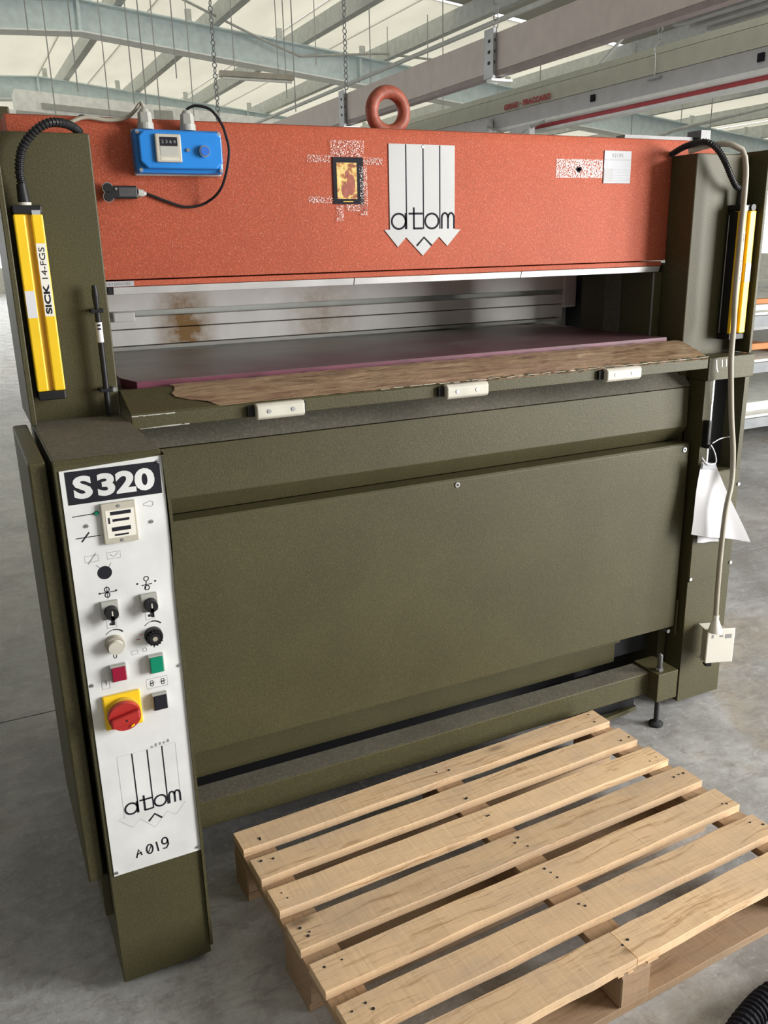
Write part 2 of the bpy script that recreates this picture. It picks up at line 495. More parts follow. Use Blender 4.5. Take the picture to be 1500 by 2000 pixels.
ceil = struct('ceiling', MB().prism([(-22, ztop(-22) + 0.30), (RX, ztop(RX) + 0.30), (32, ztop(32) + 0.30), (32, ztop(32) + 0.33), (RX, ztop(RX) + 0.33), (-22, ztop(-22) + 0.33)], 'y', -9.0, 9.5),
              'roof', 'cream sheet roof on pale steel rafters')
xs = [-22, -18, -14, -10, -8, -6] + [-5 + 1.0 * i for i in range(0, 24)] + [20, 22.2]
for i in range(len(xs) - 1):           # roof sheets with lapped joints, alternately proud
    a, b = xs[i], xs[i + 1]
    d = 0.0 if i % 2 else 0.02
    mid = [(RX, ztop(RX) + 0.27 - d)] if a < RX < b else []
    obj('roof_sheet', MB().prism([(a, ztop(a) + 0.27 - d)] + mid + [(b + 0.02, ztop(b) + 0.27 - d), (b + 0.02, ztop(b) + 0.275 - d)] + [(u, v + 0.005) for u, v in mid] + [(a, ztop(a) + 0.275 - d)], 'y', 9.5, 40), 'roof_glow', ceil)
for k, px in enumerate((-6.4, -5.0, -3.6, -2.2, -0.8, 0.7, 2.35, 3.75, 5.15, 6.55, 7.95, 9.35, 10.75, 12.2, 13.7, 15.2)):
    z = ztop(px)
    obj('purlin', MB().box(px - 0.03, px + 0.03, -2.5, 39, z + 0.02, z + 0.24).box(px - 0.03, px + 0.09, -2.5, 39, z, z + 0.02), 'purlin', ceil)
for Y in (12.0, 18.0, 24.0, 30.0):
    mb = MB().prism([(-21, zroof(-21)), (RX, zroof(RX)), (20, zroof(20)), (20, ztop(20)), (RX, ztop(RX)), (-21, ztop(-21))], 'y', Y - 0.006, Y + 0.006)
    rf = obj('rafter', mb, 'rafter', ceil)
    for dz, nm in ((0, 'lower_flange'), (0.40, 'upper_flange')):
        mb = MB().prism([(-21, zroof(-21) + dz - 0.02), (RX, zroof(RX) + dz - 0.02), (20, zroof(20) + dz - 0.02), (20, zroof(20) + dz), (RX, zroof(RX) + dz), (-21, zroof(-21) + dz)], 'y', Y - 0.17, Y + 0.17)
        obj(nm, mb, 'flange' if dz == 0 else 'rafter', rf)
    for sx in (RX, 6.15, 10.4):
        obj('stiffener', MB().box(sx - 0.02, sx + 0.02, Y - 0.12, Y - 0.005, zroof(sx), ztop(sx)), 'rafter', rf)
    # haunch and column on the right
    hx = 14.6
    obj('haunch', MB().prism([(12.4, zroof(12.4)), (hx, zroof(hx)), (hx, zroof(hx) - 0.75)], 'y', Y - 0.1, Y + 0.1), 'flange', rf)
    obj('hall_column', MB().box(hx, hx + 0.4, Y - 0.12, Y + 0.12, 0, zroof(hx)), 'rafter', rf)
    for kx in range(16):
        px = (-6.4, -5.0, -3.6, -2.2, -0.8, 0.7, 2.35, 3.75, 5.15, 6.55, 7.95, 9.35, 10.75, 12.2, 13.7, 15.2)[kx] - 0.35
        obj('cleat', MB().box(px - 0.045, px + 0.045, Y - 0.10, Y - 0.06, ztop(px) - 0.02, ztop(px) + 0.17), 'purlin', rf)

wr = struct('wall_right', MB().box(22.0, 22.2, -9, 40, 0, 1.1).box(22.0, 22.2, -9, 40, 2.9, 4.2), 'wall', 'pale hall wall with a window band on the right')
for k in range(9):
    obj('mullion', MB().box(22.0, 22.15, -2.9 + k * 5.2, -2.65 + k * 5.2, 1.1, 2.9), 'wall', wr)
wl = struct('wall_left', MB().box(-9.2, -9.0, -9, 40, 0, 0.9).box(-9.2, -9.0, -9, 40, 3.9, 4.6).box(-9.2, -9.0, -9, 3.0, 0.9, 3.9), 'wall', 'pale hall wall with a window band on the left')
wf = struct('wall_front', MB().box(-9.2, 22.2, -9.2, -9.0, 0, 5.2), 'wall', 'pale hall wall behind the viewer')
struct('wall_back', MB().box(-9.2, 22.2, 39.0, 39.2, 0, 1.0).box(-9.2, 22.2, 39.0, 39.2, 3.4, 5.6).box(3.0, 22.2, 39.0, 39.2, 1.0, 3.4), 'wall', 'pale far end wall of the hall')

# ---- far duct with grilles
t = thing('air_duct', 'long white ventilation duct with grilles under the far rafter', 'duct', (4.5, 17.2, 3.7))
obj('duct_body', MB().prism([(1.3, 4.16), (9.5, 3.66), (9.5, 4.00), (1.3, 4.53)], 'y', 16.9, 17.6), 'duct', t, bevel=0.01)
obj('duct_return', MB().prism([(-2.0, 4.10), (1.28, 4.02), (1.28, 4.17), (-2.0, 4.25)], 'y', 16.9, 17.6), 'duct', t, bevel=0.01)
obj('duct_drop', MB().box(1.05, 1.30, 16.95, 17.55, 2.6, 4.02), 'duct', t, bevel=0.01)
for gx, gz in ((4.05, 4.17), (6.25, 3.99), (8.3, 3.86)):
    g = obj('grille_frame', MB().box(gx - 0.24, gx + 0.24, 16.86, 16.895, gz - 0.13, gz + 0.13), 'duct', t)
    obj('grille_slats', MB().box(gx - 0.19, gx + 0.19, 16.85, 16.858, gz - 0.09, gz + 0.09), 'grey', g)
obj('long_grille', MB().prism([(1.75, 4.20), (3.4, 4.10), (3.4, 4.20), (1.75, 4.30)], 'y', 16.85, 16.895), 'grey', t)

# ---- taupe busbar trunking, 3.4 m to the right
t = thing('lighting_trunking', 'taupe steel trunking beam hung on chains across the hall above the eyebolt', 'trunking', (3.4, 6, 2.7))
obj('channel', MB().box(3.40, 3.46, 1.4, 14.0, 2.745, 2.99), 'pink', t, bevel=0.004)
obj('lower_lip', MB().box(3.395, 3.47, 1.4, 14.0, 2.71, 2.742), 'taupe_dark', t)
for yy in (1.0, 3.72, 6.36, 9.0):
    b = obj('bracket', MB().box(3.365, 3.39, yy - 0.07, yy + 0.05, 2.70, 3.02).box(3.392, 3.398, yy - 0.07, yy + 0.05, 2.70, 3.02), 'steel', t, bevel=0.004)
    mb = MB()
    for zz in (2.80, 2.87, 2.94):
        mb.box(3.362, 3.366, yy - 0.03, yy - 0.005, zz - 0.01, zz + 0.01)
        mb.box(3.375, 3.383, yy - 0.0715, yy - 0.0695, zz - 0.01, zz + 0.01)
    obj('slots', mb, 'dark', b)
    obj('foot_clip', MB().box(3.37, 3.55, yy - 0.05, yy + 0.02, 2.685, 2.70), 'chrome', b)


def chain(x, y, z0, z1, label, link=0.036, group='chains hanging from the roof'):
    mb = MB(); n = int((z1 - z0) / (link * 1.35))
    for i in range(n):
        z = z0 + (i + 0.5) * link * 1.35
        mb.torus((x, y, z), (1, 0.3, 0) if i % 2 else (-0.3, 1, 0), link * 0.72, link * 0.17, 8, 4, 0.55, None) if False else mb.torus((x, y, z), (1, 0.2, 0) if i % 2 else (-0.2, 1, 0), link * 0.62, link * 0.16, 8, 4, 1.0)
    return tag(obj('hanging_chain', mb, 'steel'), label, 'chain', group)


chain(3.43, 6.36, 3.03, 4.75, 'chain holding the far bracket of the taupe trunking beam')
chain(3.43, 3.72, 3.03, 4.75, 'chain holding the near bracket of the taupe trunking beam')
chain(2.317, 7.0, 2.78, 4.80, 'loose chain hanging above the blue counter box')
chain(5.26, 8.12, 2.87, 3.08, 'short chain end hanging just right of the eyebolt', 0.045)
chain(5.0, 3.78, 3.08, 4.55, 'chain with a hook holding the sage trunking')

# ---- sage trunking with red rail, 5 m to the right
t = thing('busbar_trunking', 'sage and grey trunking with red maker lettering and a red rail beneath', 'trunking', (5.0, 6, 2.6))
obj('upper_channel', MB().box(5.0, 5.10, 0.6, 14.0, 2.84, 2.98), 'sage', t, bevel=0.004)
obj('upper_ridge', MB().prism([(5.0, 2.982), (5.1, 2.982), (5.16, 3.05), (5.06, 3.05)], 'y', 0.6, 14.0), 'sage', t)
obj('lower_channel', MB().box(5.005, 5.10, 0.6, 14.0, 2.70, 2.838), 'sage2', t, bevel=0.004)
obj('white_edge', MB().box(4.99, 5.10, 0.6, 14.0, 2.672, 2.698), 'flange', t)
obj('red_rail', MB().box(5.11, 5.19, 0.6, 5.6, 2.64, 2.70), 'redbar', t)
obj('rail_base', MB().box(5.10, 5.22, 0.6, 5.6, 2.615, 2.637), 'flange', t)
for yy in (2.76, 4.57):
    obj('joint_plate', MB().box(4.985, 5.004, yy - 0.03, yy + 0.02, 2.745, 2.80), 'print', t)
text('red_lettering', 'GIRAD · FRACCARO', M['redbar'], t, (4.985, 5.95, 2.852), (0, -1, 0), (0, 0, 1), 0.78, 0.055, 0.05)
hk = obj('hook', MB().tube([(5.0, 3.78, 3.07), (4.975, 3.80, 3.02), (4.985, 3.80, 2.98), (4.98, 3.79, 2.86), (4.98, 3.79, 2.82)], 0.006, 8, 0.02), 'chrome', t, smooth=True)
obj('hook_plate', MB().box(4.975, 4.998, 3.73, 3.87, 2.80, 2.815), 'steel', hk)
jb = obj('junction_box', MB().box(4.90, 4.99, 6.15, 6.5, 2.66, 2.80), 'sage2', t, bevel=0.01)
obj('junction_box', MB().box(4.92, 4.985, 5.4, 5.75, 2.56, 2.66), 'sage2', t, bevel=0.01)
obj('flexible_lead', MB().tube([(4.93, 6.2, 2.74), (4.93, 5.95, 2.66), (4.93, 5.8, 2.60), (4.93, 5.6, 2.58), (4.93, 5.45, 2.62), (4.96, 5.2, 2.67)], 0.012, 6, 0.05), 'grey', t, smooth=True)

# ---- thin pipe, wires, tie rods, lamps
tag(obj('service_pipe', MB().tube([(4.0, 2.9, 3.30), (4.0, 13.0, 3.30)], 0.022, 8), 'purlin'), 'thin dark service pipe running beside the taupe trunking beam', 'pipe')
tag(obj('service_pipe', MB().tube([(10.1, 10.0, 3.02), (11.1, 10.0, 3.33), (13.6, 10.0, 3.86)], 0.03, 8), 'purlin'), 'grey slanting pipe under the rafters at far right', 'pipe')
for nm, pts in (('tie rod slanting down in front of the near rafter', [(3.2, 11.6, 5.0), (4.4, 11.6, 4.55), (5.0, 11.6, 4.36)]), ('tie rod running level right from the slanting one', [(5.0, 11.6, 4.36), (6.4, 11.6, 4.49), (9.0, 11.6, 4.40)]),
                ('pair of thin braces hung under the taupe trunking beam', [(5.9, 5.0, 3.6), (5.6, 5.5, 3.05)])):
    tag(obj('tie_rod', MB().tube(pts, 0.018, 6), 'wire'), nm, 'rod')
obj_w = [(1.03, 3.0), (1.62, 3.0), (1.91, 3.2), (2.05, 3.2), (2.43, 3.5), (0.85, 3.85), (3.79, 3.35), (3.90, 3.2), (4.2, 3.75), (4.95, 3.55), (5.2, 3.75),
         (5.79, 3.6), (6.02, 3.1), (8.6, 3.7), (8.88, 3.75), (9.3, 3.0), (10.9, 3.0), (10.28, 3.3), (1.3, 3.3), (2.2, 3.0), (2.6, 3.1), (6.9, 3.0), (7.6, 3.1)]
ORD = ['first', 'second', 'third', 'fourth', 'fifth', 'sixth', 'seventh', 'eighth', 'ninth', 'tenth', 'eleventh', 'twelfth']
obj_w.sort()
for k, (wx, wz) in enumerate(obj_w):
    yy = 9.0 + (k * 3 % 5) * 0.45; sc = (yy + 2.07) / 11.07
    wx2 = -0.315 + (wx + 0.315) * sc; wz2 = 1.58 + (wz - 1.58) * sc
    lab = ORD[k] + ' thin suspension wire counted from the left under the roof' if k < 12 else ORD[len(obj_w) - 1 - k] + ' thin suspension wire counted from the right under the roof'
    tag(obj('suspension_wire', MB().tube([(wx2, yy, wz2), (wx2, yy, ztop(wx2) + 0.2)], 0.0075, 5), 'wire'), lab, 'wire', 'suspension wires under the roof')


def tube_lamp(x, y, z, L, label):
    t = thing('strip_lamp', label, 'lamp', (x, y, z), 'strip lamps under the roof')
    obj('reflector', MB().prism([(y - 0.07, z), (y + 0.07, z), (y + 0.03, z + 0.07), (y - 0.03, z + 0.07)], 'x', x - L / 2, x + L / 2), M['beige'], t)
    obj('tube', MB().cyl((x - L / 2 + 0.03, y - 0.03, z - 0.022), (x + L / 2 - 0.03, y - 0.03, z - 0.022), 0.018, 10), 'whiteboard', t, smooth=True)
    for s in (-1, 1):
        obj('hanger', MB().cyl((x + s * L * 0.3, y, z + 0.07), (x + s * L * 0.3, y, ztop(x)), 0.006, 6), 'wire', t)


tube_lamp(3.72, 9.9, 3.71, 1.0, 'olive strip lamp hanging below the near rafter')
tube_lamp(11.5, 14.0, 3.93, 1.3, 'strip lamp seen just under the sage trunking at right')

t = thing('roof_heater', 'grey slatted air unit hanging at the top right corner', 'heater', (6.6, 4.4, 3.5))
obj('casing', MB().box(5.95, 7.9, 4.02, 5.3, 3.62, 3.95), 'sage2', t, bevel=0.01)
for k in range(8):
    obj('slat', MB().box(6.02 + k * 0.23, 6.13 + k * 0.23, 4.06, 5.25, 3.585, 3.617), 'grey', t)
for hx2 in (6.1, 7.7):
    obj('hanger', MB().cyl((hx2, 4.6, 3.95), (hx2, 4.6, ztop(hx2)), 0.012, 6), 'wire', t)

# ================================================================== the press
P = thing('clicking_press', 'large olive green cutting press with an orange upper beam', 'press', (0.87, 0.3, 0.0))


def prof_col(): return [(0.0, 0.018), (0.20, 0.018), (0.20, 1.28), (0.215, 1.33), (0.26, 1.36), (0.30, 1.46), (0.30, 1.50), (0.104, 1.50), (0.104, 1.821), (0.0, 1.821)]


cl = obj('column', MB().prism(prof_col(), 'x', -0.188, 0.0), 'olive', P, bevel=0.003, label='left upright column')
cr = obj('column', MB().prism([(y, z) for y, z in prof_col()], 'x', 1.742, 1.962), 'olive', P, bevel=0.003, label='right upright column')
obj('side_guard', MB().box(-0.201, -0.189, -0.062, 0.20, 1.216, 1.826), 'olive', cl, bevel=0.002)
obj('side_guard', MB().box(1.963, 1.975, -0.068, 0.20, 1.222, 1.829), 'olive', cr, bevel=0.002)
obj('rear_post', MB().box(-0.30, -0.118, 0.45, 0.62, 1.70, 1.93), 'olive', P, bevel=0.004)

bm_ = obj('beam', MB().prism([(0.105, 1.514), (0.105, 1.515), (0.105, 1.845), (0.118, 1.868), (0.15, 1.874), (0.62, 1.874), (0.62, 1.514)], 'x', -0.155, 1.93), 'orange', P, bevel=0.006, seg=3, smooth=True)
obj('beam_foot', MB().box(0.012, 1.728, 0.1035, 0.62, 1.4975, 1.511), 'orange', bm_, bevel=0.002)
ey = obj('lifting_eye', MB().torus((0.889, 0.35, 1.945), (0, 1, 0), 0.052, 0.0185, 40, 16), 'ring', bm_, smooth=True, label='thick rust red lifting eyebolt ring')
obj('eye_collar', MB().cyl((0.889, 0.35, 1.872), (0.889, 0.35, 1.897), 0.042, 28, 0.034), 'ring', bm_, smooth=True)
for a, b in ((0.030, 0.655), (0.657, 1.191), (1.193, 1.722)):
    obj('platen_strip', MB().prism([(0.100, 1.4965), (0.106, 1.479), (0.60, 1.479), (0.60, 1.4965)], 'x', a, b), 'silver', P, bevel=0.0008, seg=1)
obj('stop_block', MB().box(0.018, 0.028, 0.10, 0.2, 1.480, 1.4965), 'black', P)
text('stamped_lettering', '34188040', M['print_grey'], obj('strip_label', MB().quad(0.006, 0.080, 1.4985, 1.5105, 0.1028), 'silver_plate', P), (0.012, 0.1022, 1.5005), X, Z, 0.06, 0.008, 0.01)

# --- rear guide rails seen through the mouth
rr = obj('rear_rail', MB().box(0.02, 1.835, 0.70, 0.76, 1.402, 1.52), 'rail', P, bevel=0.003, label='upper white rear rail')
obj('rear_rail', MB().box(0.02, 1.815, 0.70, 0.76, 1.349, 1.384), 'rail', P, bevel=0.002, label='middle white rear rail')
obj('rear_rail', MB().box(0.02, 1.80, 0.698, 0.76, 1.298, 1.346), 'rail', P, bevel=0.002, label='rust stained white rear rail')
obj('rear_rail', MB().box(0.02, 1.79, 0.69, 0.76, 1.285, 1.2955), 'grey', P)
obj('rail_recess', MB().box(0.02, 1.80, 0.735, 0.75, 1.26, 1.405), 'purlin', P)
obj('rail_bracket', MB().box(0.115, 0.178, 0.685, 0.70, 1.372, 1.400), 'rail', P, bevel=0.003)
obj('rail_bracket', MB().box(1.80, 1.86, 0.69, 0.76, 1.335, 1.47), 'rail', P, bevel=0.006)
obj('rear_cover', MB().box(-0.02, 1.95, 0.77, 0.79, 0.03, 1.50), 'purlin', P)
# --- inner side wall on the right
iw = obj('inner_side_wall', MB().box(1.702, 1.738, 0.107, 0.46, 1.262, 1.478), 'olive', P)
obj('wall_strip', MB().box(1.699, 1.7015, 0.252, 0.335, 1.262, 1.478), 'olive_dusty', iw)
obj('edge_strip', MB().box(1.700, 1.7035, 0.103, 0.1065, 1.264, 1.476), 'steel', iw)
obj('inner_side_wall', MB().box(0.002, 0.022, 0.21, 0.66, 1.262, 1.478), 'olive', P)
obj('gap_light_block', MB().box(1.872, 1.90, 0.40, 0.769, 1.2, 1.5), 'dark', P)  # dark panel added to block the bright background at the rail ends

# --- bed, apron and front lip
obj('bed', MB().box(0.004, 1.738, 0.022, 0.70, 1.18, 1.2585), 'olive', P)
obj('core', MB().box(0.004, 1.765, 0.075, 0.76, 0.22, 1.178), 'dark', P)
obj('underside_light_block', MB().box(0.02, 1.75, 0.16, 0.76, 0.035, 0.218), 'dark', P)  # dark box added to block light and keep the underside black
ap = obj('apron', MB().prism([(0.020, 1.2575), (0.020, 1.266), (0.0, 1.2675), (-0.114, 1.231), (-0.120, 1.226), (-0.120, 1.196), (-0.117, 1.196), (-0.117, 1.224), (-0.112, 1.228), (0.0, 1.263)], 'x', 0.003, 1.735),
         'olive', P, bevel=0.0015, label='olive folded front apron of the table')
# worn tape skin over the apron with ragged left end
ny = 7; nx = 90; mb = MB(); vs = []
for i in range(nx + 1):
    for j in range(ny + 1):
        v = j / ny; x0 = 0.125 + 0.10 * max(0, v - 0.55) * 2 + random.uniform(-0.012, 0.012) if i == 0 else None
        x = (x0 if i == 0 else 0.15 + 0.10 * max(0, v - 0.55) * 2 + (1.733 - 0.15 - 0.10 * max(0, v - 0.55) * 2) * i / nx)
        y = 0.012 - (0.124 if i < 40 else 0.128) * v; zz = 1.2705 - 0.0385 * max(0, (0.0 - y)) / 0.114
        if j == ny: y = -0.1165 if i < 40 else -0.1222; zz = 1.2305 - 0.0 - (0.0005 if i < 40 else 0.003 + 0.004 * abs(math.sin(i * 0.9)))
        vs.append((x, y, zz + random.uniform(0, 0.0022)))
mb.add(vs, [(i * (ny + 1) + j, (i + 1) * (ny + 1) + j, (i + 1) * (ny + 1) + j + 1, i * (ny + 1) + j + 1) for i in range(nx) for j in range(ny)])
obj('tape_cover', mb, 'tape', ap, smooth=True, label='wrinkled brown packing tape stuck over the apron')
mb = MB(); rnd = random.Random(3); x = 0.004
while x < 0.10:
    L_ = rnd.uniform(0.004, 0.016); mb.box(x, x + L_, -0.1206, -0.1185, 1.2255 - rnd.uniform(0, 0.002), 1.2268); x += L_ * 0.95
x = 0.02
while x < 0.13:
    L_ = rnd.uniform(0.005, 0.02); mb.box(x, x + L_, -0.1206, -0.1190, 1.1958, 1.1966 + rnd.uniform(0, 0.0025)); x += L_ * 0.9 + rnd.uniform(0, 0.002)
obj('worn_edge', mb, 'grey', ap, label='bare worn edge of the apron', kind='stuff')
mb = MB(); x = 0.62  # pale slivers added as the white glare along the lip and tape
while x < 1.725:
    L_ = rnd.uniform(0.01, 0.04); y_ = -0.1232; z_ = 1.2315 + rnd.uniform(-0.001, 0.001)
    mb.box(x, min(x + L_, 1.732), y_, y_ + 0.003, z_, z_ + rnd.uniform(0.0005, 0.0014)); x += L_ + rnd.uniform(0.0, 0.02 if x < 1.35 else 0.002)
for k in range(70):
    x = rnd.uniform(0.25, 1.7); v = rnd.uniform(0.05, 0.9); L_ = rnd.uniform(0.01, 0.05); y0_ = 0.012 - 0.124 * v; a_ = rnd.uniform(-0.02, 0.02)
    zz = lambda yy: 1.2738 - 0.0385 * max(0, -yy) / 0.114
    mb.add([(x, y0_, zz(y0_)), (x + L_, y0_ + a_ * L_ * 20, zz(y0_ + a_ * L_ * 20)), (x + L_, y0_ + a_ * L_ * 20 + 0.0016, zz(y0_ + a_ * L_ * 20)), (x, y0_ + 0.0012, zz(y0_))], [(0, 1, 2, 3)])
obj('glare_strips', mb, 'beige', ap, label='pale strips painted in as glare on the tape', kind='stuff')
for a, b in ((0.286, 0.406), (0.800, 0.926), (1.324, 1.449)):
    h = obj('bumper', MB().prism([(-0.1225, 1.191), (-0.1225, 1.229), (-0.139, 1.229), (-0.1465, 1.222), (-0.1465, 1.198), (-0.139, 1.191)], 'x', a, b), 'ivory', P, bevel=0.003, label='ivory plastic bumper with two screws')
    for sx in (0.03, 0.09):
        obj('bumper_screw', MB().cyl((a + sx, -0.1455, 1.211), (a + sx, -0.148, 1.211), 0.005, 12), 'steel', h)
    obj('bumper_bracket', MB().box(a - 0.017, b + 0.008, -0.130, -0.1205, 1.199, 1.223), 'black', P)

# --- front cladding
obj('upper_fascia', MB().prism([(-0.030, 1.128), (-0.026, 1.128), (0.045, 1.196), (0.045, 1.20), (0.040, 1.20)], 'x', 0.014, 1.762), 'olive_dusty', P)
obj('upper_front_panel', MB().prism([(-0.031, 1.1255), (-0.034, 1.0), (-0.002, 0.952), (0.03, 0.952), (0.03, 1.1255)], 'x', 0.014, 1.756), 'olive', P, bevel=0.0015)
lp = obj('lower_front_panel', MB().prism([(0.0, 0.950), (-0.050, 0.948), (-0.055, 0.941), (-0.055, 0.303), (-0.050, 0.303), (-0.048, 0.938), (0.0, 0.944)], 'x', 0.014, 1.752), 'olive', P, bevel=0.0012)
obj('panel_backing', MB().box(0.014, 1.75, -0.02, 0.03, 0.33, 0.944), 'olive', P)
for bx, bz in ((0.884, 0.930), (1.733, 0.928)):
    b = obj('panel_bolt', MB().cyl((bx, -0.055, bz), (bx, -0.058, bz), 0.0075, 16), 'chrome', lp)
    obj('bolt_socket', MB().cyl((bx, -0.0578, bz), (bx, -0.0588, bz), 0.0035, 10), 'dark', b)
obj('lower_recess', MB().box(0.01, 1.575, 0.010, 0.03, 0.255, 0.33), 'olive', P)
obj('lower_recess', MB().box(0.01, 1.575, 0.035, 0.06, 0.17, 0.255), 'olive', P)
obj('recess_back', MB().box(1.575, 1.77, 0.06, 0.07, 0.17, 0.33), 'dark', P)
obj('hinge_pin', MB().cyl((1.735, -0.03, 0.285), (1.735, -0.05, 0.285), 0.007, 12), 'steel', P)
obj('hinge_strap', MB().box(1.754, 1.760, -0.06, -0.03, 0.27, 0.40), 'olive', P)

# --- foot beam, levelling foot
fb = obj('foot_beam', MB().box(0.014, 1.603, -0.110, -0.032, 0.109, 0.188), 'olive', P, bevel=0.003)
obj('dust_layer', MB().box(0.016, 1.600, -0.107, -0.034, 0.1881, 0.1887), 'olive_dusty', fb)
fk = obj('foot_block', MB().box(1.604, 1.690, -0.152, -0.032, 0.094, 0.196), 'olive', P, bevel=0.002)
obj('levelling_screw', MB().cyl((1.620, -0.140, 0.012), (1.620, -0.140, 0.093), 0.0085, 16), 'dark', fk, smooth=True)
obj('levelling_pad', MB().cyl((1.620, -0.140, 0.0), (1.620, -0.140, 0.009), 0.024, 28).cyl((1.620, -0.140, 0.009), (1.620, -0.140, 0.016), 0.022, 28, 0.012), 'dark', fk, smooth=True)
obj('locking_nut', MB().cyl((1.632, -0.125, 0.1965), (1.632, -0.125, 0.206), 0.014, 6), 'steel', fk)
obj('levelling_bolt', MB().cyl((1.632, -0.125, 0.206), (1.632, -0.125, 0.252), 0.0085, 16).cyl((1.632, -0.125, 0.252), (1.632, -0.125, 0.257), 0.0075, 16, 0.004), 'pump', fk, smooth=True)

# --- right leg with its recess, ledge and side door
lg = obj('leg_front', MB().box(1.771, 1.806, -0.082, -0.01, 0.845, 1.149).box(1.771, 1.961, -0.082, -0.01, 0.019, 0.845).box(1.943, 1.961, -0.082, -0.01, 0.845, 1.149), 'olive', P, label='right leg casing')
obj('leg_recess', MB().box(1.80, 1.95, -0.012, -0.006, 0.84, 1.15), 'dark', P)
obj('recess_flange', MB().box(1.8065, 1.824, -0.07, -0.0125, 0.85, 1.148), 'steel', P)
obj('ledge', MB().box(1.771, 1.968, -0.090, -0.001, 1.150, 1.221), 'olive', P, bevel=0.002)
lt = obj('latch', MB().box(1.776, 1.792, -0.106, -0.0825, 0.935, 1.025), 'black', P, bevel=0.004)
obj('latch_knob', MB().cyl((1.786, -0.106, 0.942), (1.786, -0.114, 0.942), 0.007, 12), 'black', lt)
obj('inspection_plate', MB().box(1.7735, 1.9585, -0.085, -0.0825, 0.47, 0.842), 'olive', lg, bevel=0.0008)
for bx, bz in ((1.777, 0.482), (1.957, 0.79), (1.957, 0.51)):
    obj('leg_screw', MB().cyl((bx, -0.0855, bz), (bx, -0.089, bz), 0.0055, 12), 'chrome', lg)
obj('ledge_scuffs', MB().stroke([(1.80, 1.215), (1.806, 1.185), (1.812, 1.175)], 0.004, -0.0905).stroke([(1.825, 1.213), (1.828, 1.19)], 0.003, -0.0905).stroke([(1.843, 1.213), (1.845, 1.19)], 0.003, -0.0905), 'sage', P)
# pump under the machine
pm = obj('pump', MB().cyl((1.44, 0.02, 0.055), (1.60, -0.01, 0.055), 0.052, 20), 'dark', P, smooth=True)
obj('pump_fins', MB().box(1.40, 1.56, 0.05, 0.11, 0.02, 0.10), 'dark', P, bevel=0.004)
obj('pump_rail', MB().obox((1.40, -0.075, 0.028), (1.60, -0.055, 0.03), (0, 0.008, 0), (0, 0, 0.008)), 'olive', P)

# --- emblem on the beam
EY = 0.1045
em = obj('emblem', MB().prism([(0.766, 1.832), (0.966, 1.832), (0.966, 1.617), (0.985, 1.616), (0.943, 1.573), (0.9165, 1.598), (0.8655, 1.549), (0.8140, 1.598), (0.789, 1.573), (0.749, 1.618), (0.766, 1.618)], 'y', 0.1025, 0.1045), 'emblem_white', bm_, label='white arrow shaped maker emblem')


def maker_mark(parent, x0, x1, zt, zb, y, thick, m, name):
    """the printed mark: three bars growing into the stems of the word, and a roof over the diamond"""
    fx = lambda c: x0 + (c - 785) / 505 * (x1 - x0); fz = lambda c: zt - (c - 480) / 660 * (zt - zb)
    k = (x1 - x0) / 505; kz = (zt - zb) / 660
    L = [(c[0], c[1]) for c in ()]
    mb = MB(); wl = 13 * k * thick; wb = 8 * k * thick

    def st(pts, wd): mb.stroke([(fx(a), fz(b)) for a, b in pts], wd, y)
    for cx in (912, 1043, 1172): st([(cx, 482), (cx, 1138)], wb)
    e = lambda cx, cz, rx, rz, a0, a1: [(cx + rx * math.cos(R(a0 + (a1 - a0) * i / 24)), cz - rz * math.sin(R(a0 + (a1 - a0) * i / 24))) for i in range(25)]
    st(e(852, 1075, 53, 60, 0, 360), wl); st([(905, 1010), (905, 1138)], wl)
    st([(968, 966), (968, 1138)], wl); st([(928, 1015), (1038, 1015)], wl); st([(965, 1133), (1036, 1133)], wl)
    st(e(1108, 1075, 53, 60, 0, 360), wl)
    st([(1187, 1138), (1187, 1060)] + e(1212, 1052, 25, 40, 180, 0)[2:] + [(1237, 1138)], wl)
    st(e(1261, 1052, 24, 40, 180, 0) + [(1285, 1138)], wl)
    st([(988, 1272), (1046, 1205), (1106, 1272)], wl)
    return obj(name, mb, m, parent)


maker_mark(em, 0.766, 0.966, 1.832, 1.618, 0.1020, 1.0, M['print'], 'emblem_lettering')
obj('emblem_rivet', MB().cyl((0.8675, 0.1025, 1.826), (0.8675, 0.1012, 1.826), 0.0035, 10), 'silver', em)

# --- name plate and tape label at the right of the beam
npl = obj('name_plate', MB().box(1.478, 1.580, 0.1025, 0.1045, 1.741, 1.832), 'silver_plate', bm_, bevel=0.0006, label='silver maker name plate')
obj('plate_band', MB().quad(1.480, 1.578, 1.805, 1.809, 0.1021).quad(1.480, 1.512, 1.745, 1.782, 0.1021), 'print_grey', npl)
mb = MB()
for k in range(5): mb.stroke([(1.514, 1.779 - k * 0.0075), (1.577, 1.779 - k * 0.0075)], 0.0012, 0.1021)
obj('plate_lines', mb, 'print_grey', npl)
text('plate_lettering', 'ATOM', M['print_grey'], npl, (1.506, 0.1020, 1.813), X, Z, 0.042, 0.012, 0.0)
tl = obj('clear_label', MB().quad(1.305, 1.474, 1.755, 1.806, 0.1038), 'sparkle2', bm_, label='clear sticky label full of air bubbles')
obj('label_mark', MB().disc(1.382, 1.779, 0.006, 0.1034, 10).disc(1.392, 1.780, 0.006, 0.1034, 10).disc(1.387, 1.776, 0.007, 0.1034, 10), 'print', tl)

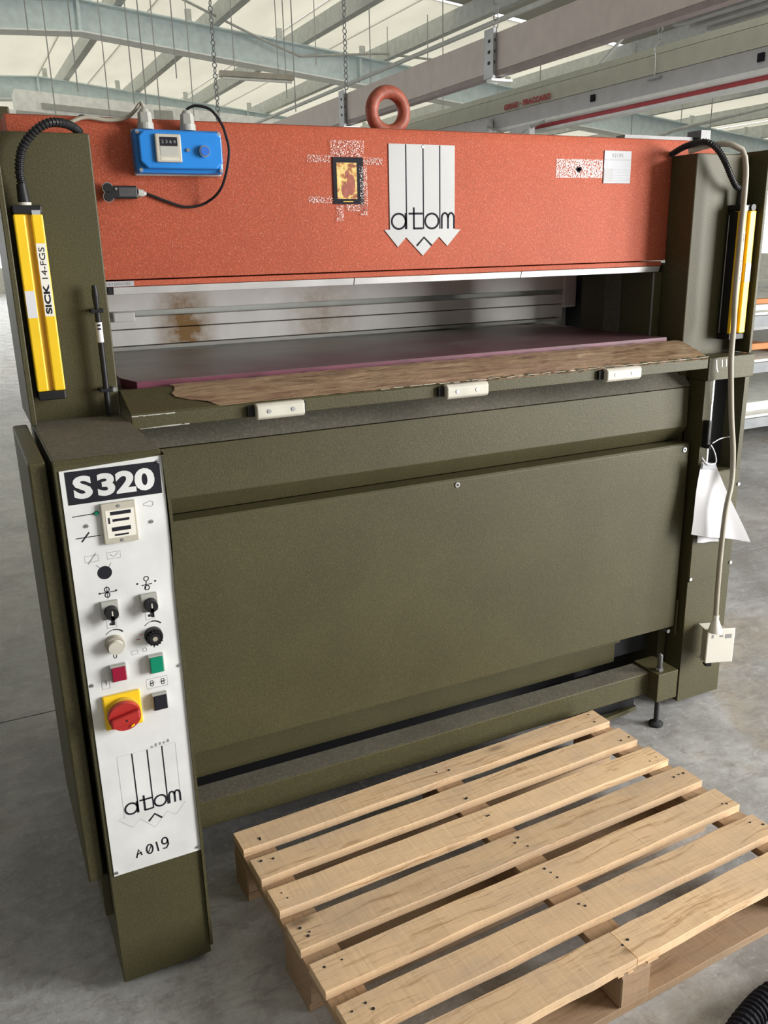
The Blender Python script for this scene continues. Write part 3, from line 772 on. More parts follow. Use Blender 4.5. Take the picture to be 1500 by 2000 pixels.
# ================================================================== cutting board on the bed
t = thing('cutting_board', 'worn purple nylon cutting board lying on the press bed', 'board', (0.86, 0.33, 1.2595))
mb = MB().prism([(0.025, 0.115), (0.048, 0.024), (1.698, 0.024), (1.698, 0.672), (0.025, 0.672)], 'z', 1.2595, 1.2802)
obj('slab', mb, 'board_edge', t)
obj('worn_surface', MB().prism([(0.026, 0.116), (0.0485, 0.0248), (1.697, 0.0248), (1.697, 0.671), (0.026, 0.671)], 'z', 1.2803, 1.2812), 'board', t)

# ================================================================== taped picture
t = thing('taped_picture', 'small gilt picture card in a black border taped onto the orange beam', 'picture', (0.65, 0.1, 1.68))
obj('card', MB().box(0.606, 0.691, 0.1018, 0.1040, 1.683, 1.796), 'print', t)
obj('gilt_print', MB().quad(0.616, 0.672, 1.695, 1.783, 0.1013), 'gold', t)
obj('figure_print', MB().disc(0.645, 1.756, 0.007, 0.1011, 14, 0.009).disc(0.655, 1.730, 0.012, 0.1010, 16, 0.026).disc(0.640, 1.716, 0.012, 0.1009, 16, 0.018), M['ring'], t)
obj('caption_line', MB().quad(0.632, 0.660, 1.688, 1.690, 0.1012), 'yellow_dark', t)
for a, b, c, d in ((0.601, 0.694, 1.797, 1.836), (0.537, 0.603, 1.783, 1.800), (0.692, 0.748, 1.779, 1.797), (0.537, 0.605, 1.685, 1.702), (0.612, 0.632, 1.640, 1.680), (0.680, 0.701, 1.655, 1.775), (0.640, 0.70, 1.665, 1.682)):
    obj('clear_tape', MB().quad(a, b, c, d, 0.1006 if a > 0.6 and a < 0.69 else 0.1036), 'sparkle', t)

# ================================================================== blue counter box
t = thing('counter_box', 'blue plastic counter box with a push button bolted to the orange beam', 'counter', (0.21, 0.08, 1.748))
obj('base', MB().box(0.106, 0.309, 0.064, 0.1035, 1.748, 1.842), 'blue', t, bevel=0.006)
obj('back_plate', MB().box(0.106, 0.312, 0.094, 0.1040, 1.745, 1.845), 'grey', t, bevel=0.004)
ld = obj('lid', MB().prism([(0.128, 1.757), (0.288, 1.757), (0.304, 1.772), (0.304, 1.824), (0.291, 1.837), (0.124, 1.837), (0.112, 1.825), (0.112, 1.772)], 'y', 0.045, 0.0635), 'blue', t, bevel=0.004, seg=3)
for sx, sz in ((0.114, 1.835), (0.301, 1.835), (0.115, 1.755), (0.302, 1.755)):
    obj('corner_screw', MB().cyl((sx, 0.0638, sz), (sx, 0.060, sz), 0.0045, 14), 'steel', t)
cw = obj('counter_frame', MB().box(0.147, 0.206, 0.037, 0.0448, 1.770, 1.830), 'beige', t, bevel=0.003)
obj('digit_window', MB().quad(0.157, 0.197, 1.804, 1.823, 0.0365), 'print', cw)
obj('grey_window', MB().quad(0.157, 0.197, 1.784, 1.803, 0.0365), 'grey', cw)
text('counter_digits', '2 3 6 4', M['print_grey'], cw, (0.161, 0.0361, 1.810), X, Z, 0.032, 0.007)
obj('counter_strip', MB().quad(0.157, 0.199, 1.774, 1.780, 0.0365), 'ivory', cw)
bt = obj('button_ring', MB().cyl((0.2585, 0.0445, 1.795), (0.2585, 0.035, 1.795), 0.0135, 28, 0.0125), 'chrome', t, smooth=True)
obj('push_button', MB().cyl((0.2585, 0.040, 1.795), (0.2585, 0.032, 1.795), 0.0105, 28, 0.010), 'blue_btn', bt, smooth=True)
obj('key_screw', MB().cyl((0.2215, 0.0445, 1.797), (0.2215, 0.041, 1.797), 0.004, 12), 'chrome', t)
for gx in (0.138, 0.235):
    g = obj('cable_gland', MB().cyl((gx, 0.082, 1.8425), (gx, 0.082, 1.856), 0.0185, 20).cyl((gx, 0.082, 1.856), (gx, 0.082, 1.878), 0.0165, 6, 0.015).cyl((gx, 0.082, 1.878), (gx, 0.082, 1.886), 0.013, 16, 0.008), 'grey', t)
tag(obj('signal_lead', MB().tube([(0.235, 0.082, 1.887), (0.252, 0.075, 1.896), (0.285, 0.06, 1.888), (0.305, 0.05, 1.86), (0.313, 0.045, 1.835), (0.317, 0.04, 1.79), (0.300, 0.06, 1.72), (0.268, 0.09, 1.686), (0.222, 0.0985, 1.676), (0.172, 0.0985, 1.690), (0.146, 0.0985, 1.700), (0.129, 0.0985, 1.706)], 0.0032, 8, 0.008), 'black', smooth=True),
    'thin black lead looping from the blue counter box to the small sensor', 'cable')
tag(obj('supply_lead', MB().tube([(0.138, 0.082, 1.887), (0.134, 0.085, 1.900), (0.122, 0.09, 1.885), (0.10, 0.10, 1.868), (0.06, 0.105, 1.862), (0.01, 0.105, 1.866), (-0.03, 0.104, 1.850), (-0.045, 0.12, 1.835)], 0.0042, 8, 0.008), 'cable_grey', smooth=True),
    'grey lead running along the beam top into the blue counter box', 'cable')
t = thing('limit_sensor', 'small black sensor with a grey gland beside the left column', 'sensor', (0.08, 0.09, 1.69))
obj('sensor_body', MB().box(0.045, 0.106, 0.083, 0.1035, 1.694, 1.722), 'black', t, bevel=0.003)
obj('sensor_head', MB().cyl((0.040, 0.094, 1.717), (0.040, 0.080, 1.717), 0.010, 18).cyl((0.040, 0.094, 1.699), (0.040, 0.080, 1.699), 0.010, 18), 'black', t, smooth=True)
obj('sensor_clip', MB().torus((0.040, 0.085, 1.717), (0, 1, 0), 0.0115, 0.0015, 20, 6).torus((0.040, 0.085, 1.698), (0, 1, 0), 0.0115, 0.0015, 20, 6), 'chrome', t, smooth=True)
obj('sensor_face', MB().quad(0.064, 0.102, 1.699, 1.718, 0.0826), M['pump'], t)
obj('sensor_screw', MB().cyl((0.058, 0.083, 1.715), (0.058, 0.081, 1.715), 0.003, 10), 'chrome', t)
obj('sensor_gland', MB().cyl((0.107, 0.094, 1.708), (0.120, 0.097, 1.706), 0.009, 8).cyl((0.120, 0.097, 1.706), (0.128, 0.0975, 1.706), 0.007, 12, 0.004), 'grey', t)
t = thing('tapered_cover', 'black tapered cover lying on the beam behind the counter box', 'cover', (0.10, 0.42, 1.8745))
obj('shell', MB().prism([(0.035, 1.875), (0.04, 1.91), (0.05, 1.912), (0.19, 1.876)], 'y', 0.40, 0.44), 'dark', t, bevel=0.002)

# ================================================================== light curtains


def light_curtain(x0, x1, yb, yf, z0, z1, label, right):
    t = thing('light_curtain', label, 'light curtain', ((x0 + x1) / 2, yf / 2, z0), 'yellow safety light curtains')
    w = x1 - x0; yd = yf + 0.006
    obj('housing', MB().box(x0 + 0.001, x1 - 0.001, yd + 0.004, yb, z0 + 0.018, z1 - 0.018), 'black', t)
    obj('yellow_rail', MB().box(x0, x0 + w * 0.40, yf, yd + 0.02, z0 + 0.02, z1 - 0.018), 'yellow', t, bevel=0.003)
    obj('yellow_rail', MB().box(x1 - w * 0.40, x1, yf, yd + 0.02, z0 + 0.02, z1 - 0.018), 'yellow', t, bevel=0.003)
    obj('groove', MB().box(x0 + w * 0.40, x1 - w * 0.40, yd + 0.002, yd + 0.01, z0 + 0.02, z1 - 0.018), 'yellow_dark', t)
    obj('end_cap', MB().box(x0, x1, yf + 0.002, yb, z1 - 0.0175, z1), 'black', t, bevel=0.003)
    obj('end_cap', MB().box(x0, x1, yf + 0.002, yb, z0, z0 + 0.0195), 'black', t, bevel=0.003)
    lx0, lx1 = (x1 - w * 0.37, x1 - w * 0.05) if not right else (x0 + w * 0.05, x0 + w * 0.37)
    zl = z0 + 0.18
    lb = obj('type_label', MB().quad(lx0, lx1, zl, zl + 0.15, yf - 0.0006), M['boxcream'], t)
    text('label_lettering', 'SICK', M['print'], lb, (lx1 - 0.003, yf - 0.0010, zl + 0.005), (0, 0, 1), (-1, 0, 0), 0.062, w * 0.22, 0.035)
    text('label_lettering', '14-FGS', M['print'], lb, (lx1 - 0.003, yf - 0.0010, zl + 0.078), (0, 0, 1), (-1, 0, 0), 0.064, w * 0.20, 0.0)
    qx0, qx1 = (x0 + w * 0.03, x0 + w * 0.37) if not right else (x1 - w * 0.37, x1 - w * 0.03)
    obj('serial_label', MB().quad(qx0, qx1, zl - 0.002, zl + 0.054, yf - 0.0006), 'paper', t)
    if right:
        obj('sensing_window', MB().box(x0 - 0.0015, x0 + 0.001, yd + 0.005, yb - 0.004, z0 + 0.02, z1 - 0.02), 'black', t)
        obj('window_trim', MB().box(x0 - 0.0022, x0 - 0.0016, yb - 0.012, yb - 0.009, z0 + 0.02, z1 - 0.03), 'grey', t)
        obj('cap_screw', MB().cyl((x1 - 0.018, yf + 0.002, z1 - 0.009), (x1 - 0.018, yf - 0.003, z1 - 0.009), 0.010, 18), 'black', t, smooth=True)
        obj('cap_plug', MB().box(x0 + 0.006, x0 + 0.026, yf - 0.001, yf + 0.002, z1 - 0.02, z1 - 0.003), 'ivory', t)
        obj('connector', MB().cyl((x0 + 0.016, -0.03, z1), (x0 + 0.016, -0.03, z1 + 0.05), 0.010, 14, 0.007), 'black', t, smooth=True)
    else:
        obj('connector', MB().cyl((x0 + 0.027, -0.03, z1 + 0.006), (x0 + 0.026, -0.03, z1 + 0.042), 0.0125, 16, 0.010), 'black', t, smooth=True)
        obj('connector_ring', MB().cyl((x0 + 0.027, -0.03, z1), (x0 + 0.027, -0.03, z1 + 0.006), 0.014, 18), 'ivory', t)
        obj('cap_label', MB().quad(x1 - 0.021, x1 - 0.004, z1 - 0.019, z1 - 0.010, yf + 0.0012), 'silver_plate', t)
    return t


light_curtain(-0.178, -0.120, -0.0015, -0.052, 1.268, 1.674, 'yellow safety light curtain on the left column', False)
light_curtain(1.884, 1.950, -0.0015, -0.055, 1.266, 1.674, 'yellow safety light curtain on the right column', True)


def ribbed(name, pts, r, pitch, label):
    P2 = [Vector(p) for p in pts]
    mb = MB(); mb.tube(P2, lambda i: r if (i // 2) % 2 == 0 else r * 0.80, 12, pitch / 4)
    return tag(obj(name, mb, 'black', smooth=False), label, 'hose')


ribbed('corrugated_conduit', [(-0.151, -0.03, 1.715), (-0.152, -0.035, 1.745), (-0.142, -0.04, 1.783), (-0.118, -0.045, 1.813), (-0.088, -0.045, 1.832), (-0.06, -0.03, 1.836), (-0.035, 0.0, 1.834), (-0.015, 0.03, 1.826)], 0.0095, 0.0075, 'black ribbed conduit arching onto the left light curtain')
ribbed('corrugated_conduit', [(1.735, 0.10, 1.826), (1.735, 0.05, 1.842), (1.742, 0.0, 1.850), (1.755, -0.03, 1.846), (1.782, -0.040, 1.826), (1.812, -0.042, 1.794), (1.840, -0.042, 1.757), (1.870, -0.038, 1.728), (1.895, -0.032, 1.722)], 0.0095, 0.0075, 'black ribbed conduit arching onto the right light curtain')

t = thing('conduit_stub', 'small dark box on top of the right end of the beam', 'box', (1.85, 0.15, 1.8745))
obj('stub_body', MB().box(1.60, 1.93, 0.16, 0.20, 1.875, 1.885).box(1.89, 1.93, 0.14, 0.20, 1.875, 1.905), 'pump', t)

# ================================================================== lever rod on the left column
t = thing('setting_rod', 'slim black rod clipped upright to the left column', 'rod', (-0.03, -0.025, 1.23))
obj('shaft', MB().cyl((-0.030, -0.026, 1.218), (-0.030, -0.026, 1.45), 0.0065, 14), 'black', t, smooth=True)
obj('handle', MB().cyl((-0.030, -0.026, 1.45), (-0.030, -0.026, 1.485), 0.0045, 14, 0.0075).cyl((-0.030, -0.026, 1.485), (-0.030, -0.026, 1.508), 0.0075, 14, 0.0055), 'black', t, smooth=True)
obj('paper_band', MB().cyl((-0.030, -0.026, 1.384), (-0.030, -0.026, 1.428), 0.0072, 16), 'paper', t, smooth=True)
obj('band_marks', MB().quad(-0.035, -0.027, 1.412, 1.416, -0.0335).quad(-0.035, -0.027, 1.420, 1.424, -0.0335), 'print', t)
for cz in (1.453, 1.276):
    obj('clip', MB().box(-0.044, -0.016, -0.034, -0.0015, cz - 0.004, cz + 0.004), 'black', t, bevel=0.001)
obj('clip_bolt', MB().cyl((-0.012, -0.030, 1.276), (-0.012, -0.001, 1.276), 0.005, 12), 'steel', t)

# ================================================================== control console
t = thing('control_console', 'olive control console with a white switch panel on its front', 'console', (-0.1, -0.22, 0.02))
BX0, BX1, BY0 = -0.197, 0.0, -0.436
obj('body', MB().prism([(BY0, 0.02), (-0.004, 0.02), (-0.004, 1.214), (BY0 + 0.012, 1.214), (BY0, 1.204)], 'x', BX0, BX1), 'olive', t, bevel=0.002)
obj('dusty_top', MB().box(BX0 + 0.003, BX1 - 0.002, BY0 + 0.014, -0.006, 1.2141, 1.2147), 'olive_dusty', t)
# bent free edge of the front cover
mb = MB(); n = 26; L = []
for i in range(n + 1):
    z = 1.206 - (1.206 - 0.045) * i / n; bow = 0.004 * math.sin(min(1, i / 6) * math.pi) + 0.001
    L.append((BX1 + 0.004 + bow, z))
mb.add([(x - 0.006, BY0 - 0.006, z) for x, z in L] + [(x, BY0 - 0.006, z) for x, z in L] + [(x, BY0 + 0.03, z) for x, z in L] + [(x - 0.006, BY0 + 0.03, z) for x, z in L],
       [(k * (n + 1) + i, k * (n + 1) + i + 1, ((k + 1) % 4) * (n + 1) + i + 1, ((k + 1) % 4) * (n + 1) + i) for k in range(4) for i in range(n)])
obj('cover_edge', mb, 'olive', t, label='bent right edge of the front cover')
obj('side_door', MB().box(-0.238, -0.207, -0.418, -0.010, 0.29, 1.213), 'olive', t, bevel=0.004)
obj('side_plinth', MB().box(-0.213, -0.198, -0.40, -0.012, 0.18, 0.288), 'olive', t)
PY = BY0 - 0.002
pp = obj('panel_plate', MB().prism([(-0.188, 1.196), (0.0, 1.204), (0.0, 0.304), (-0.188, 0.304)], 'y', PY, BY0 - 0.0002), 'white_plate', t, label='white enamelled switch plate')
FY = PY - 0.0004
ms = obj('model_plate', MB().quad(-0.179, -0.006, 1.130, 1.1935, FY), 'print', t, label='black plate with white model number')
text('model_lettering', 'S', M['white_plate'], ms, (-0.167, FY - 0.0004, 1.1395), X, Z, 0.034, 0.044, 0.045)
text('model_lettering', '320', M['white_plate'], ms, (-0.124, FY - 0.0004, 1.1395), X, Z, 0.106, 0.044, 0.045)
mt = obj('hour_meter', MB().box(-0.1245, -0.0595, PY - 0.008, PY - 0.0002, 1.045, 1.1255), 'beige', t, bevel=0.002)
obj('meter_face', MB().quad(-0.117, -0.064, 1.057, 1.112, PY - 0.0084), 'boxcream', mt)
obj('meter_windows', MB().quad(-0.108, -0.070, 1.102, 1.109, PY - 0.0088).quad(-0.105, -0.074, 1.089, 1.094, PY - 0.0088).quad(-0.108, -0.073, 1.070, 1.078, PY - 0.0088).quad(-0.104, -0.078, 1.0605, 1.064, PY - 0.0088).quad(-0.113, -0.110, 1.086, 1.098, PY - 0.0088), 'print', mt)
obj('meter_screws', MB().cyl((-0.091, PY - 0.008, 1.119), (-0.091, PY - 0.0095, 1.119), 0.003, 12).cyl((-0.091, PY - 0.008, 1.051), (-0.091, PY - 0.0095, 1.051), 0.003, 12), 'steel', mt)
# printed pictograms
mb = MB(); w1 = 0.0016; w2 = 0.0026
mb.stroke([(-0.175, 1.107), (-0.133, 1.108)], w1, FY); mb.stroke([(-0.174, 1.064), (-0.129, 1.064)], w1, FY); mb.stroke([(-0.164, 1.056), (-0.149, 1.073)], w2, FY)
for cx, cz in ((-0.130, 0.953), (-0.130, 0.9415), (-0.054, 0.961), (-0.054, 0.942)): mb.stroke(arc(cx, cz, 0.0045, 0.0048, 0, 360), w1, FY)
mb.stroke([(-0.144, 0.947), (-0.114, 0.947)], w1, FY); mb.stroke([(-0.064, 0.948), (-0.044, 0.949)], w1, FY)
mb.stroke([(-0.130, 0.960), (-0.130, 0.934)], 0.001, FY); mb.stroke([(-0.054, 0.956), (-0.058, 0.938)], w1, FY)
for cx, cz in ((-0.144, 0.947), (-0.113, 0.948), (-0.072, 0.953), (-0.037, 0.953)): mb.disc(cx, cz, 0.002, FY, 10)
for cx in (-0.129, -0.0545): mb.disc(cx, 0.880 if cx < -0.1 else 0.882, 0.004, FY - 0.0001, 12, 0.003)
mb.stroke(arc(-0.126, 0.846, 0.021, 0.021, 140, 95), 0.0012, FY); mb.stroke(arc(-0.126, 0.846, 0.021, 0.021, 95, 40), 0.0026, FY)
mb.stroke(arc(-0.051, 0.848, 0.021, 0.021, 140, 95), 0.0012, FY); mb.stroke(arc(-0.051, 0.848, 0.021, 0.021, 95, 40), 0.0026, FY)
mb.stroke(arc(-0.130, 0.811, 0.003, 0.005, 0, 360), 0.0014, FY); mb.stroke([(-0.053, 0.818), (-0.053, 0.811)], 0.001, FY)
for cx in (-0.0655, -0.0435):
    mb.stroke(arc(cx, 0.730, 0.003, 0.003, 0, 360), 0.0012, FY); mb.stroke(arc(cx, 0.7365, 0.003, 0.003, 0, 360), 0.0012, FY); mb.stroke([(cx - 0.006, 0.733), (cx + 0.006, 0.734)], 0.001, FY)
mb.stroke([(-0.153, 0.762), (-0.155, 0.757), (-0.152, 0.757), (-0.154, 0.752)], 0.0012, FY)
mb.disc(-0.130, 0.988, 0.0135, FY, 28)
obj('printed_symbols', mb, 'print', pp)
mb = MB()


def rect(x0, x1, z0, z1): mb.stroke([(x0, z0), (x1, z0), (x1, z1), (x0, z1)], 0.0009, FY, True)


rect(-0.163, -0.138, 1.014, 1.026); rect(-0.122, -0.097, 1.014, 1.027); rect(-0.138, -0.120, 0.872, 0.887); rect(-0.063, -0.046, 0.874, 0.890)
rect(-0.076, -0.034, 0.7225, 0.744); rect(-0.162, -0.147, 0.744, 0.762); rect(-0.098, -0.086, 0.805, 0.813)
mb.stroke([(-0.158, 1.010), (-0.142, 1.030)], 0.0016, FY); mb.stroke([(-0.144, 1.006), (-0.138, 0.999)], 0.0009, FY); mb.stroke([(-0.116, 1.006), (-0.121, 0.998)], 0.0009, FY)
mb.stroke([(-0.117, 1.024), (-0.111, 1.018), (-0.107, 1.019), (-0.101, 1.024)], 0.0009, FY)
mb.stroke(arc(-0.031, 1.112, 0.0055, 0.0055, 140, -140), 0.001, FY); mb.stroke([(-0.035, 1.116), (-0.043, 1.114), (-0.043, 1.110), (-0.035, 1.108)], 0.001, FY)
mb.stroke(arc(-0.072, 0.811, 0.004, 0.004, 0, 360), 0.0009, FY)
mb.stroke([(-0.152, 0.44), (-0.152, 0.586), (-0.032, 0.586), (-0.032, 0.44)], 0.0005, FY)
mb.stroke([(-0.152, 0.4415), (-0.164, 0.437), (-0.138, 0.411), (-0.121, 0.427), (-0.092, 0.396), (-0.063, 0.427), (-0.046, 0.412), (-0.024, 0.437), (-0.032, 0.441)], 0.0005, FY)
obj('faint_outlines', mb, 'print_grey', pp)
obj('green_lamp', MB().cyl((-0.1315, PY, 1.108), (-0.1315, PY - 0.004, 1.108), 0.0048, 16, 0.003), 'green_lens', t, smooth=True)
obj('red_marks', MB().quad(-0.086, -0.078, 0.835, 0.8365, FY).quad(-0.079, -0.073, 0.844, 0.8452, FY), 'red', pp)
maker_mark(pp, -0.152, -0.032, 0.586, 0.443, FY, 1.3, M['print'], 'panel_lettering')
# smudges of black grease by hand
mb = MB()
for i in range(5): mb.quad(-0.082 + i * 0.0085, -0.078 + i * 0.0085, 0.587 + 0.001 * i, 0.591 + 0.0012 * i + random.uniform(0, 0.003), FY - 0.0001)
obj('smudge', mb, 'print_grey', pp)
# hand written number
mb = MB(); hw = 0.0034
hz = lambda x, z: (x, z)
mb.stroke([(-0.138, 0.333), (-0.132, 0.353), (-0.126, 0.337)], hw, FY); mb.stroke([(-0.137, 0.341), (-0.126, 0.344)], hw * 0.8, FY)
mb.stroke(arc(-0.109, 0.346, 0.0065, 0.0115, 0, 360), hw, FY); mb.stroke([(-0.105, 0.354), (-0.112, 0.339)], hw * 0.6, FY)
mb.stroke([(-0.094, 0.359), (-0.091, 0.334)], hw, FY)
mb.stroke(arc(-0.076, 0.355, 0.006, 0.008, 20, 380), hw, FY); mb.stroke([(-0.070, 0.356), (-0.069, 0.344), (-0.074, 0.336), (-0.081, 0.337)], hw, FY)
obj('handwriting', mb, 'print', pp)
for sx, sz in ((-0.152, 1.086), (-0.032, 1.076), (-0.008, 1.193), (-0.181, 0.758), (-0.007, 0.760), (-0.182, 0.312), (-0.007, 0.314)):
    s_ = obj('panel_screw', MB().cyl((sx, PY, sz), (sx, PY - 0.0025, sz), 0.0042, 14, 0.0032), 'steel', t)
    obj('screw_slot', MB().quad(sx - 0.003, sx + 0.003, sz - 0.0005, sz + 0.0005, PY - 0.0027), 'dark', s_)
for sx, sz in ((-0.1295, 0.9115), (-0.0540, 0.912)):
    k = obj('selector_switch', MB().box(sx - 0.0165, sx + 0.0165, PY - 0.010, PY - 0.0002, sz - 0.018, sz + 0.019), 'grey', t, bevel=0.0015)
    obj('knob', MB().cyl((sx + 0.001, PY - 0.010, sz - 0.002), (sx + 0.001, PY - 0.026, sz - 0.002), 0.0135, 28, 0.012).box(sx - 0.002, sx + 0.004, PY - 0.026, PY - 0.012, sz - 0.024, sz - 0.004), 'black', k, smooth=True)
    obj('pointer', MB().quad(sx + 0.0, sx + 0.0025, sz - 0.005, sz + 0.005, PY - 0.0264), 'ivory', k)
k = obj('speed_knob', MB().cyl((-0.1285, PY, 0.838), (-0.1285, PY - 0.014, 0.838), 0.0185, 32, 0.0175), 'cable_grey', t, smooth=True, label='grey setting knob with an ivory cap')
obj('knob_cap', MB().cyl((-0.1285, PY - 0.014, 0.837), (-0.1285, PY - 0.022, 0.836), 0.0150, 32, 0.0145), 'ivory', k, smooth=True)
k = obj('time_knob', MB().cyl((-0.0525, PY, 0.839), (-0.0525, PY - 0.012, 0.839), 0.0182, 32, 0.0175), 'black', t, smooth=True, label='black setting knob')
mb = MB()
for i in range(14):
    a = 2 * math.pi * i / 14; mb.box(-0.0525 + 0.0135 * math.cos(a) - 0.002, -0.0525 + 0.0135 * math.cos(a) + 0.002, PY - 0.020, PY - 0.012, 0.838 + 0.0135 * math.sin(a) - 0.002, 0.838 + 0.0135 * math.sin(a) + 0.002)
mb.cyl((-0.0525, PY - 0.012, 0.838), (-0.0525, PY - 0.020, 0.838), 0.0135, 24)
obj('knob_grip', mb, 'black', k)
obj('knob_screw', MB().cyl((-0.0525, PY - 0.020, 0.838), (-0.0525, PY - 0.0205, 0.838), 0.005, 16), 'cable_grey', k)
for nm, x0, x1, z0, z1, mm, lab in (('red_button', -0.1445, -0.1125, 0.7595, 0.794, 'red_lens', 'square dark red push button'), ('green_button', -0.0695, -0.0382, 0.7595, 0.7985, 'green_lens', 'square green push button'), ('black_button', -0.070, -0.039, 0.6755, 0.712, 'print', 'square black push button')):
    b = obj(nm, MB().box(x0, x1, PY - 0.012, PY - 0.0002, z0, z1), 'grey', t, bevel=0.0015, label=lab)
    obj('button_lens', MB().box(x0 + 0.0025, x1 - 0.0025, PY - 0.0165, PY - 0.0121, z0 + 0.0025, z1 - 0.0025), mm, b, bevel=0.0015)
mk = obj('main_switch', MB().box(-0.166, -0.092, PY - 0.010, PY - 0.0002, 0.655, 0.730), 'yellow', t, bevel=0.003, label='red main switch on a yellow plate')
obj('switch_collar', MB().cyl((-0.129, PY - 0.010, 0.690), (-0.129, PY - 0.018, 0.690), 0.0335, 40, 0.032), 'yellow_dark', mk, smooth=True)
obj('switch_disc', MB().cyl((-0.129, PY - 0.018, 0.688), (-0.129, PY - 0.028, 0.687), 0.0325, 40, 0.0315), 'red', mk, smooth=True)
obj('switch_grip', MB().obox((-0.158, PY - 0.034, 0.680), (-0.100, PY - 0.034, 0.692), (0, 0, 0.010), (0, 0.006, 0)), 'red', mk, bevel=0.004)
obj('grip_mark', MB().cyl((-0.128, PY - 0.040, 0.685), (-0.128, PY - 0.0405, 0.685), 0.0022, 10), 'print', mk)
obj('switch_mark', MB().obox((-0.119, PY - 0.0285, 0.664), (-0.112, PY - 0.0285, 0.667), (0, 0, 0.002), (0, 0.0004, 0)), 'yellow', mk)

# ================================================================== pendant socket box on its cable
t = thing('socket_pendant', 'cream socket box hanging on a long grey cable beside the right leg', 'socket box', (1.85, -0.18, 0.18))
pts = [(1.735, 0.03, 1.828), (1.775, -0.02, 1.842), (1.805, -0.065, 1.840), (1.835, -0.082, 1.824), (1.850, -0.088, 1.775), (1.850, -0.092, 1.70), (1.850, -0.092, 1.60), (1.851, -0.092, 1.494), (1.852, -0.092, 1.40), (1.855, -0.095, 1.31),
       (1.822, -0.127, 1.222), (1.829, -0.13, 1.142), (1.847, -0.13, 1.026), (1.862, -0.135, 0.924), (1.858, -0.145, 0.822), (1.827, -0.160, 0.732), (1.822, -0.162, 0.592), (1.822, -0.164, 0.465), (1.824, -0.166, 0.372)]
obj('cable', MB().tube(pts, 0.0085, 12, 0.02), 'cable_grey', t, smooth=True)
ph = R(20)
ax, ay = math.cos(ph), -math.sin(ph); nx_, ny_ = -math.sin(ph), -math.cos(ph)   # along the front face, outward normal
c0 = Vector((1.815, -0.148, 0))


def bx(u0, u1, d0, d1, z0, z1):
    P_ = []
    for z in (z0, z1):
        for u, d in ((u0, d0), (u1, d0), (u1, d1), (u0, d1)):
            P_.append((c0.x + ax * u - nx_ * d, c0.y + ay * u - ny_ * d, z))
    return MB().add(P_, [(0, 3, 2, 1), (4, 5, 6, 7), (0, 1, 5, 4), (1, 2, 6, 5), (2, 3, 7, 6), (3, 0, 4, 7)])


bo = obj('box_front', bx(0.0, 0.098, 0.0, 0.006, 0.186, 0.312), 'boxcream', t, bevel=0.004)
obj('box_body', bx(0.003, 0.070, 0.0062, 0.045, 0.192, 0.306), 'beige', t, bevel=0.002)
obj('box_flange', bx(-0.004, 0.05, 0.010, 0.060, 0.306, 0.309), 'boxcream', t)
obj('box_flange', bx(-0.004, 0.05, 0.010, 0.060, 0.188, 0.1915), 'boxcream', t)
obj('strain_relief', MB().cyl((1.824, -0.166, 0.372), (1.824, -0.167, 0.352), 0.0105, 16).cyl((1.824, -0.167, 0.352), (1.826, -0.168, 0.3125), 0.0125, 16, 0.024), 'boxcream', t, smooth=True)
obj('cable_stub', bx(0.006, 0.026, 0.004, 0.026, 0.172, 0.1875), 'black', t)
mb = MB()
for u0, u1, z0, z1 in ((0.014, 0.026, 0.296, 0.299), (0.016, 0.022, 0.280, 0.292), (0.044, 0.056, 0.283, 0.289), (0.064, 0.086, 0.277, 0.292)):
    q = [(c0.x + ax * u + nx_ * 0.0006, c0.y + ay * u + ny_ * 0.0006, z) for u, z in ((u0, z0), (u1, z0), (u1, z1), (u0, z1))]
    mb.add(q, [(0, 1, 2, 3)])
obj('faded_print', mb, 'print_grey', bo)

# ================================================================== papers


def sheet(name, tl, tr, bl, br, fold, m, parent, nu=16, nv=16):
    mb = MB(); vs = []
    tl, tr, bl, br = map(Vector, (tl, tr, bl, br))
    for i in range(nu + 1):
        for j in range(nv + 1):
            u, v = i / nu, j / nv
            p = tl.lerp(tr, u).lerp(bl.lerp(br, u), v)
            p.y += -fold * math.sin(u * math.pi * 2.2) * v + 0.004 * math.sin(v * 5)
            vs.append(p)
    mb.add(vs, [(i * (nv + 1) + j, (i + 1) * (nv + 1) + j, (i + 1) * (nv + 1) + j + 1, i * (nv + 1) + j + 1) for i in range(nu) for j in range(nv)])
    return obj(name, mb, m, parent, smooth=True)


t = thing('paper_sheets', 'white papers hanging on a cable tie from the right leg latch', 'papers', (1.82, -0.11, 0.60))
sheet('front_sheet', (1.762, -0.104, 0.893), (1.818, -0.108, 0.884), (1.738, -0.106, 0.655), (1.985, -0.128, 0.594), 0.010, 'paper', t)
sheet('back_sheet', (1.768, -0.098, 0.890), (1.812, -0.098, 0.882), (1.779, -0.096, 0.616), (1.872, -0.099, 0.606), 0.003, 'paper', t)
obj('sheet_sleeve', MB().add([(1.764, -0.1095, 0.893), (1.816, -0.1125, 0.884), (1.823, -0.1125, 0.866), (1.762, -0.1095, 0.872)], [(0, 1, 2, 3)]), 'silver_plate', t)
obj('cable_tie', MB().tube([(1.757, -0.108, 0.910), (1.776, -0.113, 0.888), (1.80, -0.116, 0.885), (1.812, -0.116, 0.890), (1.806, -0.116, 0.915), (1.790, -0.117, 0.940), (1.780, -0.117, 0.950)], 0.0022, 6, 0.006), 'paper', t, smooth=True)
obj('tie_tail', MB().tube([(1.786, -0.118, 0.955), (1.82, -0.119, 0.967), (1.862, -0.119, 0.968)], 0.0018, 6, 0.006), 'paper', t, smooth=True)

# ================================================================== pallet
t = thing('pallet', 'worn wooden pallet with seven deck boards lying on the floor', 'pallet', (0.127, -0.210, 0.0), None, 0.0454, True)


